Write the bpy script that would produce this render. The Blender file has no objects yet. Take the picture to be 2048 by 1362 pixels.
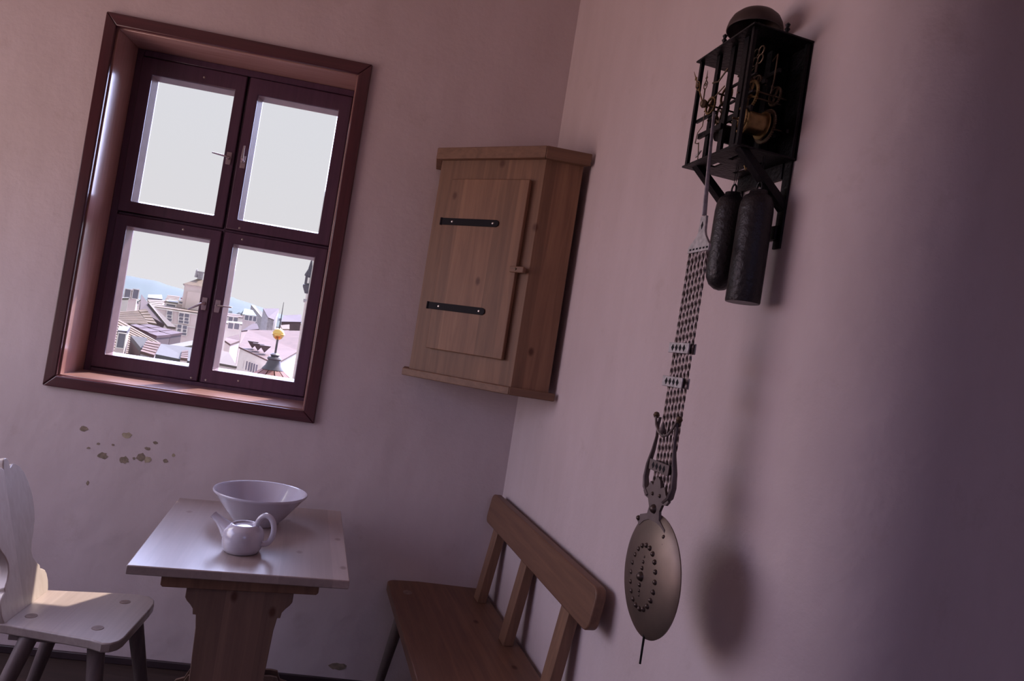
import bpy, bmesh, math, random
from mathutils import Vector, Matrix, Euler
random.seed(7)
SC = bpy.context.scene
COL = SC.collection
R = math.radians
PI = math.pi

# ------------------------------------------------------------------ camera, sky, sun, lights, exposure
cam_d = bpy.data.cameras.new('camera'); cam = bpy.data.objects.new('camera', cam_d); COL.objects.link(cam)
cam_d.sensor_fit = 'HORIZONTAL'; cam_d.sensor_width = 36.0
cam_d.lens = 36.0 * 1400.0 / 2048.0
cam_d.clip_start = 0.05; cam_d.clip_end = 20000
_p, _r = R(1.29), R(8.96)
_f = Vector((0, math.cos(_p), math.sin(_p)))
_u0 = Vector((0, -math.sin(_p), math.cos(_p))); _r0 = Vector((1, 0, 0))
_right = _r0 * math.cos(_r) + _u0 * math.sin(_r)
_up = -_r0 * math.sin(_r) + _u0 * math.cos(_r)
_m = Matrix((_right, _up, -_f)).transposed().to_4x4(); _m.translation = Vector((0, 0, 1.5))
cam.matrix_world = _m
SC.camera = cam

# room frames: corner of the window wall and the right-hand wall
CORNER = Vector((0.067, 3.149, 0))
AW = R(6.59)                                   # window wall direction
AR = R(-73.96)                                 # right wall: local x runs towards the camera, y into the wall
MW = Matrix.Translation(CORNER) @ Matrix.Rotation(AW, 4, 'Z')
MR = Matrix.Translation(CORNER) @ Matrix.Rotation(AR, 4, 'Z')

w = bpy.data.worlds.new('sky'); SC.world = w; w.use_nodes = True
nt = w.node_tree; nt.nodes.clear()
out = nt.nodes.new('ShaderNodeOutputWorld'); bg = nt.nodes.new('ShaderNodeBackground')
tc = nt.nodes.new('ShaderNodeTexCoord'); sep = nt.nodes.new('ShaderNodeSeparateXYZ'); cr = nt.nodes.new('ShaderNodeValToRGB')
cr.color_ramp.elements[0].position = 0.0; cr.color_ramp.elements[0].color = (0.83, 0.80, 0.85, 1)
cr.color_ramp.elements[1].position = 0.5; cr.color_ramp.elements[1].color = (0.74, 0.76, 0.84, 1)
e = cr.color_ramp.elements.new(0.12); e.color = (0.765, 0.745, 0.785, 1)
nt.links.new(tc.outputs['Generated'], sep.inputs[0]); nt.links.new(sep.outputs['Z'], cr.inputs[0])
nt.links.new(cr.outputs[0], bg.inputs[0]); bg.inputs[1].default_value = 1.0
nt.links.new(bg.outputs[0], out.inputs[0])

wd = Vector((math.cos(AW), math.sin(AW), 0)); wn = Vector((-math.sin(AW), math.cos(AW), 0))
_az, _el = R(27), R(53.5)
sdir = (wn * math.cos(_az) + wd * math.sin(_az)) * math.cos(_el) + Vector((0, 0, math.sin(_el)))
sd = bpy.data.lights.new('sun', 'SUN'); so = bpy.data.objects.new('sun', sd); COL.objects.link(so)
sd.energy = 8.0; sd.color = (1.0, 0.86, 0.74); sd.angle = R(0.6)
so.rotation_euler = sdir.to_track_quat('Z', 'Y').to_euler()

# added second sun lamp, very wide, to strengthen daylight through the window
hz = bpy.data.lights.new('wide_sky_fill', 'SUN'); hzo = bpy.data.objects.new('wide_sky_fill', hz); COL.objects.link(hzo)
hz.energy = 14.5; hz.color = (0.57, 0.61, 1.0); hz.angle = R(75)
_hd = (wn * math.cos(R(8)) + wd * math.sin(R(8))) * math.cos(R(40)) + Vector((0, 0, math.sin(R(40))))
hzo.rotation_euler = _hd.to_track_quat('Z', 'Y').to_euler()

def area(name, loc, direction, sx, sy, power, color, spread=180):
    d = bpy.data.lights.new(name, 'AREA'); o = bpy.data.objects.new(name, d); COL.objects.link(o)
    d.shape = 'RECTANGLE'; d.size = sx; d.size_y = sy; d.energy = power; d.color = color; d.spread = R(spread)
    o.location = loc; o.rotation_euler = (-Vector(direction)).to_track_quat('Z', 'Y').to_euler()
    return o
# added fill lamps standing in for daylight from unseen windows
# (left and rear cool lamps aim down, the warm left lamps aim up)
area('left_cool_fill', (-3.02, 1.30, 1.75), (1, 0.0, -1.0), 2.2, 1.5, 17, (0.56, 0.58, 1.0), 120)  # added cool fill, aimed down into the room
area('left_warm_fill', (-3.02, 1.30, 1.45), (1, 0.0, 1.0), 2.0, 1.5, 9, (1.0, 0.40, 0.22), 120)  # added warm fill, aimed up towards the ceiling
area('left_upper_fill', (-3.02, 1.65, 1.60), (1, 0.0, 0.40), 1.8, 1.6, 14.5, (1.0, 0.86, 0.84))  # added warm fill, tilted slightly up
area('window_wall_fill', (-2.85, 2.70, 1.75), (0.1, -1, -0.5), 1.0, 1.4, 18.5, (0.92, 0.90, 0.80))   # added lamp beside the window wall, no opening is cut for it
area('rear_cool_fill', (0.9, -1.50, 1.95), (-0.2, 1, -1.2), 1.1, 1.3, 6, (0.38, 0.48, 1.0), 120)  # added cool fill from behind the camera

SC.view_settings.view_transform = 'Standard'; SC.view_settings.look = 'None'
SC.view_settings.gamma = 1.0; SC.view_settings.exposure = 0.0; SC.view_settings.use_curve_mapping = False

# ------------------------------------------------------------------ materials
def pmat(name, color, rough=0.6, metal=0.0, coat=0.0, spec=0.5, var=0.0, vscale=8.0, bump=0.0, bscale=60.0, rvar=0.0):
    m = bpy.data.materials.new(name); m.use_nodes = True
    n = m.node_tree; b = n.nodes['Principled BSDF']
    b.inputs['Base Color'].default_value = (*color, 1); b.inputs['Roughness'].default_value = rough
    b.inputs['Metallic'].default_value = metal; b.inputs['Coat Weight'].default_value = coat
    b.inputs['Specular IOR Level'].default_value = spec
    t = n.nodes.new('ShaderNodeTexCoord')
    if var > 0:
        nz = n.nodes.new('ShaderNodeTexNoise'); nz.inputs['Scale'].default_value = vscale; nz.inputs['Detail'].default_value = 6
        n.links.new(t.outputs['Object'], nz.inputs['Vector'])
        r = n.nodes.new('ShaderNodeValToRGB'); r.color_ramp.elements[0].position = .3; r.color_ramp.elements[1].position = .72
        r.color_ramp.elements[0].color = (*[max(0, c * (1 - var)) for c in color], 1)
        r.color_ramp.elements[1].color = (*[min(1, c * (1 + var)) for c in color], 1)
        n.links.new(nz.outputs['Fac'], r.inputs[0]); n.links.new(r.outputs[0], b.inputs['Base Color'])
    if bump > 0:
        nb = n.nodes.new('ShaderNodeTexNoise'); nb.inputs['Scale'].default_value = bscale; nb.inputs['Detail'].default_value = 5
        n.links.new(t.outputs['Object'], nb.inputs['Vector'])
        bp = n.nodes.new('ShaderNodeBump'); bp.inputs['Strength'].default_value = bump; bp.inputs['Distance'].default_value = 0.01
        n.links.new(nb.outputs['Fac'], bp.inputs['Height']); n.links.new(bp.outputs[0], b.inputs['Normal'])
    return m

def plaster(name, c):
    m = bpy.data.materials.new(name); m.use_nodes = True
    n = m.node_tree; b = n.nodes['Principled BSDF']; b.inputs['Roughness'].default_value = 0.75
    b.inputs['Specular IOR Level'].default_value = 0.3
    t = n.nodes.new('ShaderNodeTexCoord')
    mp = n.nodes.new('ShaderNodeMapping'); mp.inputs['Scale'].default_value = (1.6, 1.6, 0.55)
    n.links.new(t.outputs['Object'], mp.inputs[0])
    a = n.nodes.new('ShaderNodeTexNoise'); a.inputs['Scale'].default_value = 2.6; a.inputs['Detail'].default_value = 8; a.inputs['Roughness'].default_value = .62
    n.links.new(mp.outputs[0], a.inputs['Vector'])
    r = n.nodes.new('ShaderNodeValToRGB'); r.color_ramp.elements[0].position = .25; r.color_ramp.elements[1].position = .75
    r.color_ramp.elements[0].color = (c[0] * .90, c[1] * .885, c[2] * .875, 1); r.color_ramp.elements[1].color = (c[0] * 1.05, c[1] * 1.05, c[2] * 1.06, 1)
    n.links.new(a.outputs['Fac'], r.inputs[0])
    # faint brown scuffs
    s = n.nodes.new('ShaderNodeTexNoise'); s.inputs['Scale'].default_value = 7; s.inputs['Detail'].default_value = 9; s.inputs['Roughness'].default_value = .7
    n.links.new(t.outputs['Object'], s.inputs['Vector'])
    sr = n.nodes.new('ShaderNodeValToRGB'); sr.color_ramp.elements[0].position = .58; sr.color_ramp.elements[1].position = .78
    sr.color_ramp.elements[0].color = (0, 0, 0, 1); sr.color_ramp.elements[1].color = (.35, .35, .35, 1)
    n.links.new(s.outputs['Fac'], sr.inputs[0])
    mx = n.nodes.new('ShaderNodeMixRGB'); mx.inputs[2].default_value = (c[0] * .62, c[1] * .55, c[2] * .48, 1)
    n.links.new(sr.outputs[0], mx.inputs[0]); n.links.new(r.outputs[0], mx.inputs[1]); n.links.new(mx.outputs[0], b.inputs['Base Color'])
    b1 = n.nodes.new('ShaderNodeTexNoise'); b1.inputs['Scale'].default_value = 6.5; b1.inputs['Detail'].default_value = 7; b1.inputs['Roughness'].default_value = .55
    n.links.new(t.outputs['Object'], b1.inputs['Vector'])
    b2 = n.nodes.new('ShaderNodeTexNoise'); b2.inputs['Scale'].default_value = 160; b2.inputs['Detail'].default_value = 3
    n.links.new(t.outputs['Object'], b2.inputs['Vector'])
    p1 = n.nodes.new('ShaderNodeBump'); p1.inputs['Strength'].default_value = .35; p1.inputs['Distance'].default_value = .02
    p2 = n.nodes.new('ShaderNodeBump'); p2.inputs['Strength'].default_value = .25; p2.inputs['Distance'].default_value = .001
    n.links.new(b1.outputs['Fac'], p1.inputs['Height']); n.links.new(b2.outputs['Fac'], p2.inputs['Height'])
    n.links.new(p1.outputs[0], p2.inputs['Normal']); n.links.new(p2.outputs[0], b.inputs['Normal'])
    return m

def wood(name, base, dark, grain='Z', across='X', stave=0.085, rough=0.5, knots=True, spec=0.4, knotcol=None, coat=0.0, coatr=.15, contrast=1.0):
    m = bpy.data.materials.new(name); m.use_nodes = True
    n = m.node_tree; L = n.links.new; b = n.nodes['Principled BSDF']
    b.inputs['Roughness'].default_value = rough; b.inputs['Specular IOR Level'].default_value = spec; b.inputs['Coat Weight'].default_value = coat
    b.inputs['Coat Roughness'].default_value = coatr
    t = n.nodes.new('ShaderNodeTexCoord'); ax = 'XYZ'.index(grain)
    sp = n.nodes.new('ShaderNodeSeparateXYZ'); L(t.outputs['Object'], sp.inputs[0])
    dv = n.nodes.new('ShaderNodeMath'); dv.operation = 'DIVIDE'; dv.inputs[1].default_value = stave; L(sp.outputs[across], dv.inputs[0])
    ad = n.nodes.new('ShaderNodeMath'); ad.operation = 'ADD'; ad.inputs[1].default_value = 0.37; L(dv.outputs[0], ad.inputs[0])
    fl = n.nodes.new('ShaderNodeMath'); fl.operation = 'FLOOR'; L(ad.outputs[0], fl.inputs[0])
    wn_ = n.nodes.new('ShaderNodeTexWhiteNoise'); wn_.noise_dimensions = '1D'; L(fl.outputs[0], wn_.inputs['W'])
    # offset the grain per stave
    ml = n.nodes.new('ShaderNodeMath'); ml.operation = 'MULTIPLY'; ml.inputs[1].default_value = 7.0; L(wn_.outputs['Value'], ml.inputs[0])
    cb = n.nodes.new('ShaderNodeCombineXYZ'); L(ml.outputs[0], cb.inputs[grain])
    va = n.nodes.new('ShaderNodeVectorMath'); va.operation = 'ADD'; L(t.outputs['Object'], va.inputs[0]); L(cb.outputs[0], va.inputs[1])
    mp = n.nodes.new('ShaderNodeMapping'); s = [26.0, 26.0, 26.0]; s[ax] = 1.5; mp.inputs['Scale'].default_value = s
    L(va.outputs[0], mp.inputs[0])
    g = n.nodes.new('ShaderNodeTexNoise'); g.inputs['Scale'].default_value = 1.6; g.inputs['Detail'].default_value = 7; g.inputs['Roughness'].default_value = .62; g.inputs['Distortion'].default_value = .6
    L(mp.outputs[0], g.inputs['Vector'])
    r = n.nodes.new('ShaderNodeValToRGB'); r.color_ramp.elements[0].position = .5 - .22 / contrast; r.color_ramp.elements[1].position = .5 + .2 / contrast
    r.color_ramp.elements[0].color = (*dark, 1); r.color_ramp.elements[1].color = (*base, 1)
    L(g.outputs['Fac'], r.inputs[0])
    # stave tint
    mr = n.nodes.new('ShaderNodeMapRange'); mr.inputs['To Min'].default_value = .82; mr.inputs['To Max'].default_value = 1.12; L(wn_.outputs['Value'], mr.inputs['Value'])
    vm = n.nodes.new('ShaderNodeVectorMath'); vm.operation = 'SCALE'; L(r.outputs[0], vm.inputs[0]); L(mr.outputs[0], vm.inputs['Scale'])
    col = vm.outputs[0]
    if knots:
        ka = n.nodes.new('ShaderNodeMath'); ka.operation = 'MULTIPLY'; ka.inputs[1].default_value = 5.5; L(sp.outputs[across], ka.inputs[0])
        kg = n.nodes.new('ShaderNodeMath'); kg.operation = 'MULTIPLY'; kg.inputs[1].default_value = 3.6; L(sp.outputs[grain], kg.inputs[0])
        kc_ = n.nodes.new('ShaderNodeCombineXYZ'); L(ka.outputs[0], kc_.inputs[0]); L(kg.outputs[0], kc_.inputs[1])
        v = n.nodes.new('ShaderNodeTexVoronoi'); v.voronoi_dimensions = '2D'; v.inputs['Scale'].default_value = 1.0; L(kc_.outputs[0], v.inputs['Vector'])
        kr = n.nodes.new('ShaderNodeValToRGB'); kr.color_ramp.elements[0].position = .030; kr.color_ramp.elements[1].position = .075
        kr.color_ramp.elements[0].color = (1, 1, 1, 1); kr.color_ramp.elements[1].color = (0, 0, 0, 1)
        L(v.outputs['Distance'], kr.inputs[0])
        sc_ = n.nodes.new('ShaderNodeSeparateColor'); L(v.outputs['Color'], sc_.inputs[0])
        gt_ = n.nodes.new('ShaderNodeMath'); gt_.operation = 'GREATER_THAN'; gt_.inputs[1].default_value = .5; L(sc_.outputs[0], gt_.inputs[0])
        km = n.nodes.new('ShaderNodeMath'); km.operation = 'MULTIPLY'; L(kr.outputs[0], km.inputs[0]); L(gt_.outputs[0], km.inputs[1])
        mx = n.nodes.new('ShaderNodeMixRGB'); kc = knotcol or (dark[0] * .55, dark[1] * .38, dark[2] * .3)
        mx.inputs[2].default_value = (*kc, 1); L(km.outputs[0], mx.inputs[0]); L(col, mx.inputs[1]); col = mx.outputs[0]
    L(col, b.inputs['Base Color'])
    bp = n.nodes.new('ShaderNodeBump'); bp.inputs['Strength'].default_value = .18; bp.inputs['Distance'].default_value = .002
    L(g.outputs['Fac'], bp.inputs['Height']); L(bp.outputs[0], b.inputs['Normal'])
    return m

M = {}
M['wall'] = plaster('plaster_wall', (0.61, 0.505, 0.52))
M['ceiling'] = pmat('plaster_ceiling', (0.6, 0.52, 0.52), .8)
M['floor'] = wood('floor_boards', (0.050, 0.028, 0.024), (0.026, 0.014, 0.012), 'X', 'Y', .14, .5, False)
M['base'] = pmat('dark_baseboard', (0.035, 0.019, 0.024), .5, var=.3)
M['mahog'] = wood('varnished_dark_red_wood', (0.095, 0.024, 0.032), (0.055, 0.013, 0.020), 'Z', 'X', 5, .28, False, coat=.35)
M['mahogX'] = wood('varnished_dark_red_wood_rail', (0.095, 0.024, 0.032), (0.055, 0.013, 0.020), 'X', 'Z', 5, .28, False, coat=.35)
M['sash'] = wood('varnished_sash_wood_glare', (0.105, 0.045, 0.085), (0.070, 0.030, 0.060), 'Z', 'X', 5, .34, False, coat=.3)  # purple glare around the bright panes is mixed into this wood colour
M['reveal'] = wood('varnished_reveal_wood_lit', (0.48, 0.27, 0.24), (0.34, 0.16, 0.145), 'Z', 'Y', 5, .3, False, coat=1.0)  # colour raised to hold the sun and sky sheen on the lining
M['revealX'] = wood('varnished_sill_wood_lit', (0.48, 0.29, 0.26), (0.34, 0.17, 0.15), 'X', 'Y', 5, .3, False, coat=1.0)  # same sheen lift in the colour of sill and head board
M['bead'] = pmat('glazing_bead_wood', (0.27, 0.17, 0.19), .35, coat=.6, var=.12, vscale=20)
M['cab'] = wood('stained_pine_upright', (0.28, 0.145, 0.084), (0.17, 0.083, 0.050), 'Z', 'X', .088, .55)
M['cabX'] = wood('stained_pine_trim', (0.24, 0.128, 0.080), (0.15, 0.078, 0.050), 'X', 'Z', 5, .55, False)
M['benchX'] = wood('stained_bench_wood_long', (0.215, 0.108, 0.066), (0.130, 0.062, 0.041), 'X', 'Y', .22, .5)
M['benchZ'] = wood('stained_bench_wood_upright', (0.25, 0.133, 0.082), (0.16, 0.083, 0.054), 'Z', 'X', 5, .55, False)
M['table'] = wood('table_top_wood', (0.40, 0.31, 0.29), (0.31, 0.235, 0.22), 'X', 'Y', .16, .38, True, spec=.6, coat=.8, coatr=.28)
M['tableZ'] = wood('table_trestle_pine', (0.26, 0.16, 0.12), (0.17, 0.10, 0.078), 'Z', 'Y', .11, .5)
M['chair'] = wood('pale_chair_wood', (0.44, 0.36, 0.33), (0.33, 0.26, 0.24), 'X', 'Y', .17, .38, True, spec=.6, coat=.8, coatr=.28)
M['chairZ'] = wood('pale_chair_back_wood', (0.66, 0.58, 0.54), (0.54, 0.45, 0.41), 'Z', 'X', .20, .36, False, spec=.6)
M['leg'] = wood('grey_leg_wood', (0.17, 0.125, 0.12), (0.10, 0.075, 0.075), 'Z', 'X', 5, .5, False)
M['tenon'] = pmat('end_grain_wood', (0.20, 0.13, 0.11), .5, var=.3, vscale=60)
M['iron'] = pmat('black_iron', (0.010, 0.008, 0.010), .45, metal=.6, bump=.25, bscale=90)
M['castiron'] = pmat('rough_cast_iron', (0.028, 0.024, 0.027), .40, metal=.5, bump=.28, bscale=110)
M['hinge'] = pmat('black_painted_hinge', (0.008, 0.006, 0.010), .6, spec=.15)
M['brass'] = pmat('aged_brass', (0.26, 0.17, 0.075), .42, metal=.85, var=.3, vscale=60)
M['dbrass'] = pmat('tarnished_brass', (0.12, 0.082, 0.055), .5, metal=.8, var=.3, vscale=40)
M['bob'] = pmat('dull_bronze_bob', (0.17, 0.125, 0.105), .45, metal=.7, var=.18, vscale=14)
M['beadm'] = pmat('dark_bronze_bead', (0.075, 0.052, 0.045), .38, metal=.7)
M['steel'] = pmat('pale_worn_steel', (0.42, 0.38, 0.40), .42, metal=.5, var=.25, vscale=90)
M['twist'] = pmat('twisted_rod_steel', (0.09, 0.065, 0.065), .4, metal=.8, var=.3, vscale=40)
M['lyre'] = pmat('grey_bronze_lyre', (0.16, 0.125, 0.125), .5, metal=.6, var=.2, vscale=30)
M['bell'] = pmat('bronze_bell', (0.075, 0.052, 0.050), .5, metal=.6, var=.2, vscale=20)
M['nail'] = pmat('screw_head', (0.55, 0.50, 0.45), .3, metal=.9)
M['ceramic'] = pmat('white_glazed_ceramic', (0.55, 0.52, 0.60), .16, coat=.6, spec=.6)
M['handle'] = pmat('satin_nickel', (0.62, 0.56, 0.60), .25, metal=.85)
M['rosette'] = pmat('dull_handle_plate', (0.42, 0.33, 0.36), .35, metal=.6)
M['stain'] = pmat('bare_plaster_spot', (0.26, 0.20, 0.15), .9, var=.35, vscale=60)
M['stain2'] = pmat('yellowed_plaster_spot', (0.42, 0.34, 0.24), .9, var=.2, vscale=60)
def glass():
    m = bpy.data.materials.new('window_glass'); m.use_nodes = True; n = m.node_tree; n.nodes.clear()
    o = n.nodes.new('ShaderNodeOutputMaterial'); t = n.nodes.new('ShaderNodeBsdfTransparent'); g = n.nodes.new('ShaderNodeBsdfGlossy')
    g.inputs['Roughness'].default_value = .02; t.inputs[0].default_value = (.98, .985, .98, 1)
    f = n.nodes.new('ShaderNodeValue'); f.outputs[0].default_value = .012; mx = n.nodes.new('ShaderNodeMixShader')
    n.links.new(f.outputs[0], mx.inputs[0]); n.links.new(t.outputs[0], mx.inputs[1]); n.links.new(g.outputs[0], mx.inputs[2]); n.links.new(mx.outputs[0], o.inputs[0])
    return m
M['glass'] = glass()

# ------------------------------------------------------------------ mesh helpers
def T(bm, verts, mat):
    if mat is not None: bmesh.ops.transform(bm, matrix=mat, verts=verts)

def box(bm, x0, x1, y0, y1, z0, z1, mat=None):
    v = [bm.verts.new(p) for p in ((x0, y0, z0), (x1, y0, z0), (x1, y1, z0), (x0, y1, z0), (x0, y0, z1), (x1, y0, z1), (x1, y1, z1), (x0, y1, z1))]
    for f in ((0, 3, 2, 1), (4, 5, 6, 7), (0, 1, 5, 4), (1, 2, 6, 5), (2, 3, 7, 6), (3, 0, 4, 7)): bm.faces.new([v[i] for i in f])
    T(bm, v, mat); return v

def prism(bm, pts, a0, a1, axis='y', mat=None):
    """extrude a 2D outline; axis y: pts=(x,z); axis z: pts=(x,y); axis x: pts=(y,z)"""
    def P(p, a):
        return (p[0], a, p[1]) if axis == 'y' else ((p[0], p[1], a) if axis == 'z' else (a, p[0], p[1]))
    A = [bm.verts.new(P(p, a0)) for p in pts]; B = [bm.verts.new(P(p, a1)) for p in pts]
    n = len(pts)
    f0 = bm.faces.new(A); f1 = bm.faces.new(B[::-1])
    for i in range(n): bm.faces.new((A[i], B[i], B[(i + 1) % n], A[(i + 1) % n]))
    T(bm, A + B, mat); return A + B

def lathe(bm, prof, seg=40, mat=None):
    rings = []; allv = []
    for r, z in prof:
        if r < 1e-6: ring = [bm.verts.new((0, 0, z))]
        else: ring = [bm.verts.new((r * math.cos(2 * PI * i / seg), r * math.sin(2 * PI * i / seg), z)) for i in range(seg)]
        rings.append(ring); allv += ring
    for a, b in zip(rings, rings[1:]):
        if len(a) == 1 and len(b) == 1: continue
        for i in range(seg):
            j = (i + 1) % seg
            if len(a) == 1: bm.faces.new((a[0], b[i], b[j]))
            elif len(b) == 1: bm.faces.new((a[i], a[j], b[0]))
            else: bm.faces.new((a[i], a[j], b[j], b[i]))
    T(bm, allv, mat); return allv

def tube(bm, pts, rad, seg=8, closed=False, flat=1.0, mat=None, caps=True):
    pts = [Vector(p) for p in pts]; n = len(pts)
    rad = rad if isinstance(rad, (list, tuple)) else [rad] * n
    rings = []; prev = None; allv = []
    for i, p in enumerate(pts):
        if closed: t = pts[(i + 1) % n] - pts[i - 1]
        else: t = pts[min(i + 1, n - 1)] - pts[max(i - 1, 0)]
        t.normalize()
        if prev is None:
            a = Vector((0, 0, 1)) if abs(t.z) < .9 else Vector((1, 0, 0))
            u = t.cross(a).normalized()
        else:
            u = (prev - t * prev.dot(t)).normalized()
        prev = u; v = t.cross(u)
        ring = [bm.verts.new(p + (u * math.cos(2 * PI * k / seg) + v * math.sin(2 * PI * k / seg) * flat) * rad[i]) for k in range(seg)]
        rings.append(ring); allv += ring
    m = n if closed else n - 1
    for i in range(m):
        a, b = rings[i], rings[(i + 1) % n]
        for k in range(seg): bm.faces.new((a[k], a[(k + 1) % seg], b[(k + 1) % seg], b[k]))
    if not closed and caps: bm.faces.new(rings[0][::-1]); bm.faces.new(rings[-1])
    T(bm, allv, mat); return allv

def arc(cx, cy, r, a0, a1, n):
    return [(cx + r * math.cos(R(a0 + (a1 - a0) * i / n)), cy + r * math.sin(R(a0 + (a1 - a0) * i / n))) for i in range(n + 1)]

def finish(bm, name, mat, parent=None, bevel=0.0, smooth=True, angle=35, seg=2, matrix=None):
    bmesh.ops.recalc_face_normals(bm, faces=bm.faces)
    me = bpy.data.meshes.new(name); bm.to_mesh(me); bm.free()
    if smooth:
        me.polygons.foreach_set('use_smooth', [True] * len(me.polygons))
        me.set_sharp_from_angle(angle=R(angle))
    me.materials.append(mat)
    o = bpy.data.objects.new(name, me); COL.objects.link(o)
    if parent is not None: o.parent = parent
    if matrix is not None: o.matrix_local = matrix
    if bevel > 0:
        b = o.modifiers.new('bevel', 'BEVEL'); b.width = bevel; b.segments = seg; b.limit_method = 'ANGLE'; b.angle_limit = R(40); b.harden_normals = False
    return o

def root(name, matrix, label, cat, group=None):
    o = bpy.data.objects.new(name, None); COL.objects.link(o); o.matrix_world = matrix; o.empty_display_size = .1
    o['label'] = label; o['category'] = cat
    if group: o['group'] = group
    return o
def tag(o, label, cat, group=None):
    o['label'] = label; o['category'] = cat
    if group: o['group'] = group
    return o
def struct(o, label=None):
    o['kind'] = 'structure'
    if label: o['label'] = label
    return o
def B(fn, name, mat, parent=None, **k):
    bm = bmesh.new(); fn(bm); return finish(bm, name, mat, parent, **k)
def at(M0, x, y, z, rz=0): return M0 @ Matrix.Translation((x, y, z)) @ Matrix.Rotation(rz, 4, 'Z')

# ------------------------------------------------------------------ the room
FZ = -0.03
CZ = 3.45
HX0, HX1, HZ0, HZ1 = -1.95, -0.89, 1.11, 2.635       # opening in the window wall (wall frame)
def wall_back(bm):
    x0, x1, y0, y1 = -3.45, 0.0, 0.0, 0.46
    xs = [x0, HX0, HX1, x1]; zs = [FZ, HZ0, HZ1, CZ]
    vf = {}
    for j, y in enumerate((y0, y1)):
        for a, x in enumerate(xs):
            for c, z in enumerate(zs):
                vf[a, j, c] = bm.verts.new((x + ((0, -.16, .26, .35)[a] if j else 0), y, z + ((0, -.10, .14, 0)[c] if j else 0)))
    for a in range(3):
        for c in range(3):
            if a == 1 and c == 1: continue
            for j in range(2):
                q = [vf[a, j, c], vf[a + 1, j, c], vf[a + 1, j, c + 1], vf[a, j, c + 1]]
                bm.faces.new(q)
    for (a, c, a2, c2) in ((1, 1, 2, 1), (2, 1, 2, 2), (2, 2, 1, 2), (1, 2, 1, 1)):
        bm.faces.new((vf[a, 0, c], vf[a2, 0, c2], vf[a2, 1, c2], vf[a, 1, c]))
    for seq in ([(i, 0) for i in range(4)], [(i, 3) for i in range(4)], [(0, i) for i in range(4)], [(3, i) for i in range(4)]):
        for p, q in zip(seq, seq[1:]): bm.faces.new((vf[p[0], 0, p[1]], vf[q[0], 0, q[1]], vf[q[0], 1, q[1]], vf[p[0], 1, p[1]]))
wb = struct(B(wall_back, 'wall_back', M['wall'], smooth=False), 'pinkish white plastered wall with the small casement window'); wb.matrix_world = MW

def wall_right(bm):
    inner = [(0.0, 0.0), (1.80, 0.0)] + arc(1.80, .21, .21, -90, 0, 18)[1:] + [(2.01, 1.75)]
    outer = [(1.8, 1.75), (1.8, .3), (0.0, .3)]
    prism(bm, inner + outer, FZ, CZ, 'z')
wr = struct(B(wall_right, 'wall_right', M['wall'], angle=30), 'plastered side wall with a soft rounded outer corner'); wr.matrix_world = MR

def wpt(mat, x, y): v = mat @ Vector((x, y, 0)); return (v.x, v.y)
E2 = wpt(MR, 2.01, 1.75); E3 = (3.25, -1.55); E4 = (-3.3, -1.55); E5 = wpt(MW, -3.45, 0)
def seg_wall(name, a, b, t, holes=None, label=None):
    """vertical slab from a to b, thickness to the left of a->b; optional opening (s0,s1,z0,z1)"""
    a = Vector((*a, 0)); b = Vector((*b, 0)); L = (b - a).length; ang = math.atan2((b - a).y, (b - a).x)
    def fn(bm):
        if not holes: box(bm, 0, L, 0, t, FZ, CZ)
        else:
            s0, s1, z0, z1 = holes
            box(bm, 0, s0, 0, t, FZ, CZ); box(bm, s1, L, 0, t, FZ, CZ); box(bm, s0, s1, 0, t, FZ, z0); box(bm, s0, s1, 0, t, z1, CZ)
    o = struct(B(fn, name, M['wall'], smooth=False), label); o.matrix_world = Matrix.Translation(a) @ Matrix.Rotation(ang, 4, 'Z')
    return o
seg_wall('wall_left', E4, E5, .25, (1.6, 4.1, .85, 2.45), 'plastered left wall outside the picture')
seg_wall('wall_front', E3, E4, -.2 * -1, None, 'plastered wall behind the photographer')
seg_wall('wall_far_right', E2, E3, .2, None, 'plastered wall beyond the rounded corner')
def slab(z0, z1):
    def fn(bm): prism(bm, [(-3.9, -1.9), (3.7, -1.9), (3.7, 3.6), (-3.9, 3.2)], z0, z1, 'z')
    return fn
struct(B(slab(FZ - .2, FZ), 'floor', M['floor'], smooth=False), 'dark brown boarded floor')
struct(B(slab(CZ, CZ + .2), 'ceiling', M['ceiling'], smooth=False), 'plain plastered ceiling')
bb = struct(B(lambda bm: box(bm, -3.40, -.02, -.014, 0, FZ, 0.0), 'baseboard_back', M['base'], bevel=.003), 'low dark baseboard under the window'); bb.matrix_world = MW

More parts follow.
